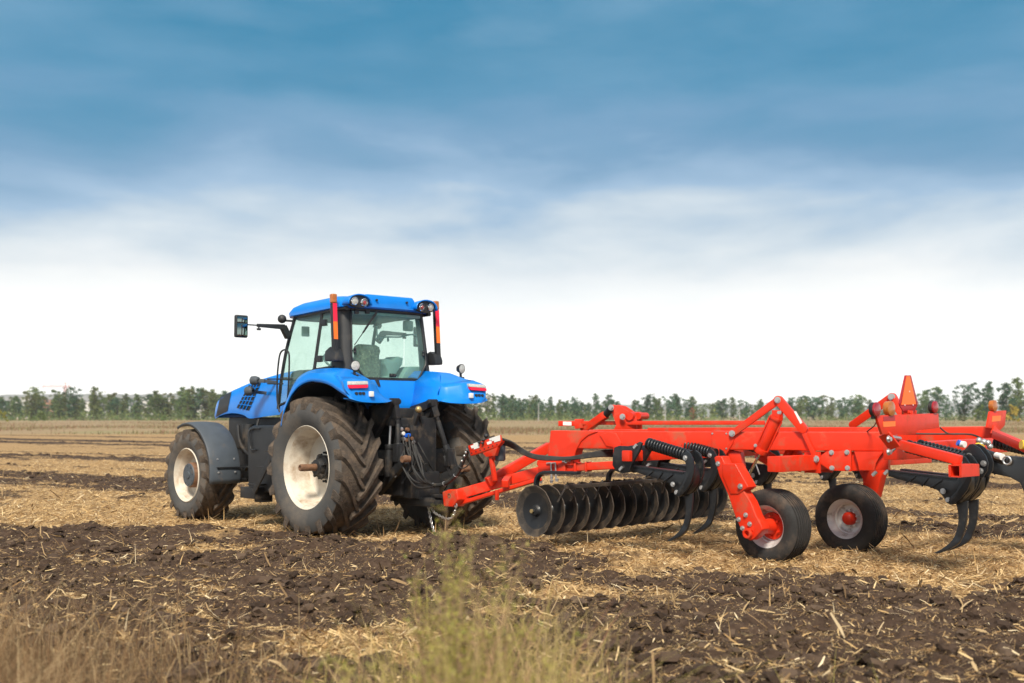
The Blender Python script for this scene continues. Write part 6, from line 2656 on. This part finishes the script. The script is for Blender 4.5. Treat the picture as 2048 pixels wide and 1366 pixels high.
# ------------------------------------------------------------------ far land, buildings, masts
def simple(name, c1, c2, scale=0.02):
    m = bpy.data.materials.new(name)
    N, L = nt(m)
    b = N['Principled BSDF']
    b.inputs['Roughness'].default_value = 0.95
    b.inputs['Specular IOR Level'].default_value = 0.1
    g = N.new('ShaderNodeNewGeometry')
    L.new(ramp(N, L, noise(N, L, g.outputs['Position'], scale, 5, 0.65), [(0.35, c1), (0.65, c2)]), b.inputs['Base Color'])
    MATS[name] = m


simple('hill_wood', (0.16, 0.18, 0.17), (0.30, 0.28, 0.27), 0.02)
hx = np.linspace(-2600, 2600, 420)
prof = 6 + 46 * fbm(hx * 0.0016 + 3, hx * 0, 170, 3) + 7 * fbm(hx * 0.03, hx * 0, 171, 3)
prof = np.where(hx < -250, prof * 0.5 + 34, prof * 0.62 + 2)
rows_ = []
for t, dy in ((0, 0), (0.45, 60), (0.8, 160), (1.0, 320), (0.0, 700)):
    rows_.append(np.stack([hx, np.full_like(hx, 2000.0) + dy + 60 * fbm(hx * 0.004, hx * 0 + t, 172, 2), prof * t * (1 + 0.1 * fbm(hx * 0.05, hx * 0 + t * 9, 173, 2)) - (2 if t == 0 else 0)], -1))
co_ = np.concatenate(rows_)
ii = np.arange(len(co_)).reshape(5, -1)
fc = np.stack([ii[:-1, :-1], ii[:-1, 1:], ii[1:, 1:], ii[1:, :-1]], -1).reshape(-1, 4)
link('hills', np_mesh('hills', co_, fc, 4, True), 'hill_wood', kind='structure', label='low wooded hills along the horizon')

mat('pale_wall', (0.62, 0.60, 0.57), 0.8, var=0.06, scale=0.2)
mat('grey_wall', (0.45, 0.45, 0.46), 0.8, var=0.06, scale=0.2)
mat('brick_wall', (0.42, 0.20, 0.13), 0.85, var=0.12, scale=0.3)
mat('roof_grey', (0.20, 0.20, 0.21), 0.7, var=0.15, scale=0.3)
mat('window_dark', (0.08, 0.09, 0.10), 0.3, var=0.1, scale=0.3)
mat('crane_red', (0.55, 0.16, 0.11), 0.6, var=0.1)
mat('concrete', (0.42, 0.41, 0.39), 0.85, var=0.12, scale=3)
mat('lattice_grey', (0.28, 0.29, 0.30), 0.6, metal=0.3, var=0.1)


def building(px0, px1, ytop, D, wall, storeys, label, cat='building', gable=False):
    x0, x1 = (px0 - PX) / F * D, (px1 - PX) / F * D
    h = EYE + (HY - ytop) / F * D
    o = bpy.data.objects.new('apartment_block' if not gable else 'warehouse', None)
    COL.objects.link(o)
    cx, w, dp = (x0 + x1) / 2, x1 - x0, max(12.0, (x1 - x0) * 0.35)
    o.location = (cx, D, 0)
    tag(o, label, cat)
    m = MB()
    m.box((0, dp / 2, h / 2), (w, dp, h))
    m.build('wall', wall, o)
    m = MB()
    if gable:
        m.prism([(-w / 2 - 0.4, -0.5, h), (-w / 2 - 0.4, dp / 2, h + 2.2), (-w / 2 - 0.4, dp + 0.5, h)], (w + 0.8, 0, 0))
    else:
        m.box((0, dp / 2, h + 0.4), (w + 0.5, dp + 0.5, 0.8))
    m.build('roof', 'roof_grey', o)
    n = max(2, min(12, int(w / 5)))
    st = min(storeys, 6)
    for a in range(st):
        m = MB()
        for b in range(n):
            m.box((-w / 2 + (b + 0.5) * w / n, -0.02, h * (a + 0.55) / st), (w / n * 0.42, 0.12, h / st * 0.45))
        (m.build_each if gable or n < 4 else m.build)('window', 'window_dark', o)


for a in [
    (20, 60, 796, 900, 'pale_wall', 6, 'pale apartment block far behind the trees at the left edge'),
    (88, 122, 800, 950, 'brick_wall', 5, 'reddish apartment block under the crane behind the left trees'),
    (140, 190, 803, 1000, 'pale_wall', 4, 'wide pale block behind the left trees right of the crane'),
    (205, 262, 798, 1050, 'grey_wall', 4, 'grey block behind the trees midway between crane and tractor'),
    (285, 340, 795, 1100, 'pale_wall', 4, 'long pale block behind the trees left of the tractor nose'),
    (368, 428, 806, 850, 'pale_wall', 4, 'low pale block behind the trees next to the tractor nose'),
    (955, 985, 795, 900, 'pale_wall', 6, 'pale block showing just right of the far rear fender'),
]:
    building(*a)
building(1295, 1330, 820, 900, 'grey_wall', 1, 'grey shed behind the trees above the front lift towers', gable=True)
# tower crane
D = 900
o = bpy.data.objects.new('tower_crane', None)
COL.objects.link(o)
o.location = ((131 - PX) / F * D, D, 0)
tag(o, 'thin reddish tower crane standing above the left trees', 'crane')


def lattice(mb, p, q, w, n, r=0.12):
    p, q = Vector(p), Vector(q)
    x, y, z = frame(q - p)
    cs = [x * w / 2 + y * w / 2, x * w / 2 - y * w / 2, -x * w / 2 - y * w / 2, -x * w / 2 + y * w / 2]
    for c in cs:
        mb.bar(p + c, q + c, r, r)
    for i in range(n):
        a, b = p.lerp(q, i / n), p.lerp(q, (i + 1) / n)
        for k in range(4):
            mb.bar(a + cs[k], b + cs[(k + 1) % 4], r * 0.6, r * 0.6)


hc = EYE + (HY - 773) / F * D
m = MB()
lattice(m, (0, 0, 0), (0, 0, hc), 1.5, 14, 0.22)
m.build('mast', 'crane_red', o)
m = MB()
lattice(m, (0, 0, hc), (-18.5, 0, hc), 1.1, 12, 0.16)
lattice(m, (0, 0, hc), (4, 0, hc), 1.1, 3, 0.16)
m.bar((0, 0, hc), (0, 0, hc + 3.2), 0.4, 0.4)
m.bar((0, 0, hc + 3.2), (-12, 0, hc + 0.6), 0.1, 0.1)
m.bar((0, 0, hc + 3.2), (4, 0, hc + 0.6), 0.1, 0.1)
m.build('jib', 'crane_red', o)
m = MB()
m.box((3.4, 0, hc - 0.8), (1.6, 1.2, 1.8))
m.build('counterweight', 'concrete', o)
m = MB()
m.box((-1.2, -0.8, hc - 1.2), (1.2, 1.2, 1.6))
m.build('cabin', 'grey_wall', o)
# posts
for px, yt, yb, D, lab in ((1077, 806, 837, 400, 'pale concrete post before the trees left of the front lift towers'), (1330, 806, 837, 390, 'pale concrete post between the front lift towers and the near lift link'),
                           (1478, 812, 837, 385, 'pale concrete post just left of the near lift link'), (1233, 815, 838, 395, 'short pale post behind the front lift towers')):
    h = (yb - yt) / F * D + 0.6
    o = bpy.data.objects.new('utility_post', None)
    COL.objects.link(o)
    o.location = ((px - PX) / F * D, D, 0)
    tag(o, lab, 'post', 'posts before the far trees')
    m = MB()
    m.cyl((0, 0, 0), (0, 0, h), 0.17, 10, 0.12)
    m.build('pole', 'concrete', o)
    m = MB()
    m.bar((-0.6, 0, h - 0.4), (0.6, 0, h - 0.4), 0.09, 0.09)
    for dx in (-0.5, 0, 0.5):
        m.cyl((dx, 0, h - 0.36), (dx, 0, h - 0.16), 0.05, 8)
    m.build('cross_arm', 'lattice_grey', o)
for px, yt, D, lab in ((1308, 785, 1150, 'faint lattice pylon above the trees right of the front lift towers'), (1470, 798, 1400, 'fainter lattice pylon above the trees left of the near lift link')):
    h = EYE + (HY - yt) / F * D
    o = bpy.data.objects.new('power_pylon', None)
    COL.objects.link(o)
    o.location = ((px - PX) / F * D, D, 0)
    tag(o, lab, 'pylon')
    m = MB()
    for sx in (-1, 1):
        for sy in (-1, 1):
            m.bar((sx * 2.2, sy * 2.2, 0), (sx * 0.35, sy * 0.35, h), 0.16, 0.16)
    for i in range(7):
        t0_, t1_ = i / 7, (i + 1) / 7
        for sx in (-1, 1):
            m.bar((sx * (2.2 - 1.85 * t0_), -0.5, h * t0_), (-sx * (2.2 - 1.85 * t1_), -0.5, h * t1_), 0.10, 0.10)
    m.build('tower', 'lattice_grey', o)
    m = MB()
    for z in (0.78, 0.88, 0.97):
        m.bar((-3.2, 0, h * z), (3.2, 0, h * z), 0.14, 0.14)
    m.build('cross_arm', 'lattice_grey', o)

# ------------------------------------------------------------------ air
hm = bpy.data.materials.new('air')
N, L = nt(hm)
N.remove(N['Principled BSDF'])
pv_ = N.new('ShaderNodeVolumePrincipled')
pv_.inputs['Color'].default_value = (0.90, 0.94, 1.0, 1)
pv_.inputs['Density'].default_value = 0.00017
pv_.inputs['Anisotropy'].default_value = 0.2
L.new(pv_.outputs[0], N['Material Output'].inputs['Volume'])
MATS['air'] = hm
m = MB()
m.box((0, 1600, 58), (8200, 3300, 124))
tag(m.build('haze', 'air'), 'thin pale haze over the whole plain', None, None, 'stuff')

# ------------------------------------------------------------------ sky
SUN_EL, SUN_AZ = math.radians(48), math.radians(186)     # azimuth measured from +Y towards +X
w = bpy.data.worlds.new('World')
sc.world = w
w.use_nodes = True
N, L = w.node_tree.nodes, w.node_tree.links
bg = N['Background']
tc = N.new('ShaderNodeTexCoord')
sp = N.new('ShaderNodeSeparateXYZ')
L.new(tc.outputs['Generated'], sp.inputs[0])
zc = math_(N, L, 'MAXIMUM', sp.outputs['Z'], 0.0)
cx_ = math_(N, L, 'MULTIPLY', sp.outputs['X'], 1.0)
cy_ = math_(N, L, 'MULTIPLY', sp.outputs['Y'], 1.0)
cb = N.new('ShaderNodeCombineXYZ')
L.new(cx_, cb.inputs[0])
L.new(cy_, cb.inputs[1])
L.new(math_(N, L, 'MULTIPLY', sp.outputs['Z'], 3.4), cb.inputs[2])
n1 = noise(N, L, cb.outputs[0], 5.2, 5, 0.48, 0.25)
n2 = noise(N, L, cb.outputs[0], 2.1, 3, 0.5)
n3 = noise(N, L, cb.outputs[0], 13.0, 5, 0.5)
dv = math_(N, L, 'ADD', math_(N, L, 'MULTIPLY_ADD', n1, 0.18, -0.09), math_(N, L, 'MULTIPLY_ADD', n2, 0.12, -0.06))
dv = math_(N, L, 'ADD', dv, math_(N, L, 'MULTIPLY_ADD', n3, 0.03, -0.015))
amp = N.new('ShaderNodeMapRange')
amp.inputs['From Min'].default_value = 0.04
amp.inputs['From Max'].default_value = 0.24
amp.inputs['To Min'].default_value = 0.40
amp.inputs['To Max'].default_value = 1.0
L.new(zc, amp.inputs['Value'])
el = math_(N, L, 'SUBTRACT', math_(N, L, 'ADD', zc, 0.029), math_(N, L, 'MULTIPLY', dv, amp.outputs['Result']))
fac = math_(N, L, 'DIVIDE', el, 0.8)
ST = [(0.0, (1.55, 1.53, 1.47)), (0.06, (1.30, 1.29, 1.25)), (0.115, (0.86, 0.86, 0.84)), (0.15, (0.74, 0.765, 0.775)), (0.172, (0.60, 0.66, 0.70)), (0.192, (0.44, 0.535, 0.62)), (0.212, (0.27, 0.41, 0.565)), (0.255, (0.125, 0.275, 0.44)), (0.31, (0.048, 0.222, 0.38)), (0.36, (0.012, 0.185, 0.335)), (0.44, (0.14, 0.30, 0.45)), (0.6, (0.36, 0.42, 0.48)), (0.8, (0.42, 0.45, 0.47))]
cloud = ramp(N, L, fac, [(p / 0.8, c) for p, c in ST])
lump_ = N.new('ShaderNodeMapRange')
lump_.inputs['From Min'].default_value = 0.42
lump_.inputs['From Max'].default_value = 0.74
lump_.inputs['To Max'].default_value = 0.22
L.new(noise(N, L, cb.outputs[0], 3.6, 5, 0.5, 0.2), lump_.inputs['Value'])
cloud = mixc(N, L, lump_.outputs['Result'], cloud, (0.34, 0.49, 0.64))
dusk_ = N.new('ShaderNodeMapRange')
dusk_.inputs['From Min'].default_value = 0.125
dusk_.inputs['From Max'].default_value = -0.01
L.new(zc, dusk_.inputs['Value'])
cloud = mixc(N, L, dusk_.outputs['Result'], cloud, (1.25, 1.23, 1.17))
sky = N.new('ShaderNodeTexSky')
sky.sky_type = 'NISHITA'
sky.sun_disc = False
sky.sun_elevation = SUN_EL
sky.sun_rotation = SUN_AZ
sky.air_density = 1.0
sky.dust_density = 2.0
sc_ = N.new('ShaderNodeVectorMath')
sc_.operation = 'SCALE'
sc_.inputs['Scale'].default_value = 0.10
L.new(sky.outputs[0], sc_.inputs[0])
L.new(mixc(N, L, 0.92, sc_.outputs[0], cloud), bg.inputs['Color'])
bg.inputs['Strength'].default_value = 1.0

sun = bpy.data.lights.new('sun', 'SUN')
sun.energy = 4.4
sun.angle = math.radians(13)
sun.color = (1.0, 0.92, 0.79)
so = bpy.data.objects.new('sun', sun)
COL.objects.link(so)
sd = Vector((math.sin(SUN_AZ) * math.cos(SUN_EL), math.cos(SUN_AZ) * math.cos(SUN_EL), math.sin(SUN_EL)))
so.rotation_euler = sd.to_track_quat('Z', 'Y').to_euler()
so.location = sd * 60

# ------------------------------------------------------------------ camera
cam = bpy.data.cameras.new('camera')
cam.sensor_width = 36.0
cam.lens = F / 2048 * 36.0
cam.clip_start = 0.1
cam.clip_end = 20000
cam.dof.use_dof = True
cam.dof.focus_distance = 13.8
cam.dof.aperture_fstop = 1.6
co_ = bpy.data.objects.new('camera', cam)
COL.objects.link(co_)
co_.location = (0, 0, EYE)
co_.rotation_euler = (PI / 2 + PIT, 0, 0)
sc.camera = co_
sc.view_settings.view_transform = 'Standard'
sc.view_settings.look = 'None'
sc.view_settings.exposure = 0.36
sc.view_settings.gamma = 1
sc.cycles.use_denoising = True
sc.cycles.max_bounces = 8
sc.cycles.transparent_max_bounces = 24
sc.cycles.volume_bounces = 2
sc.cycles.sample_clamp_indirect = 6
sc.render.film_transparent = False
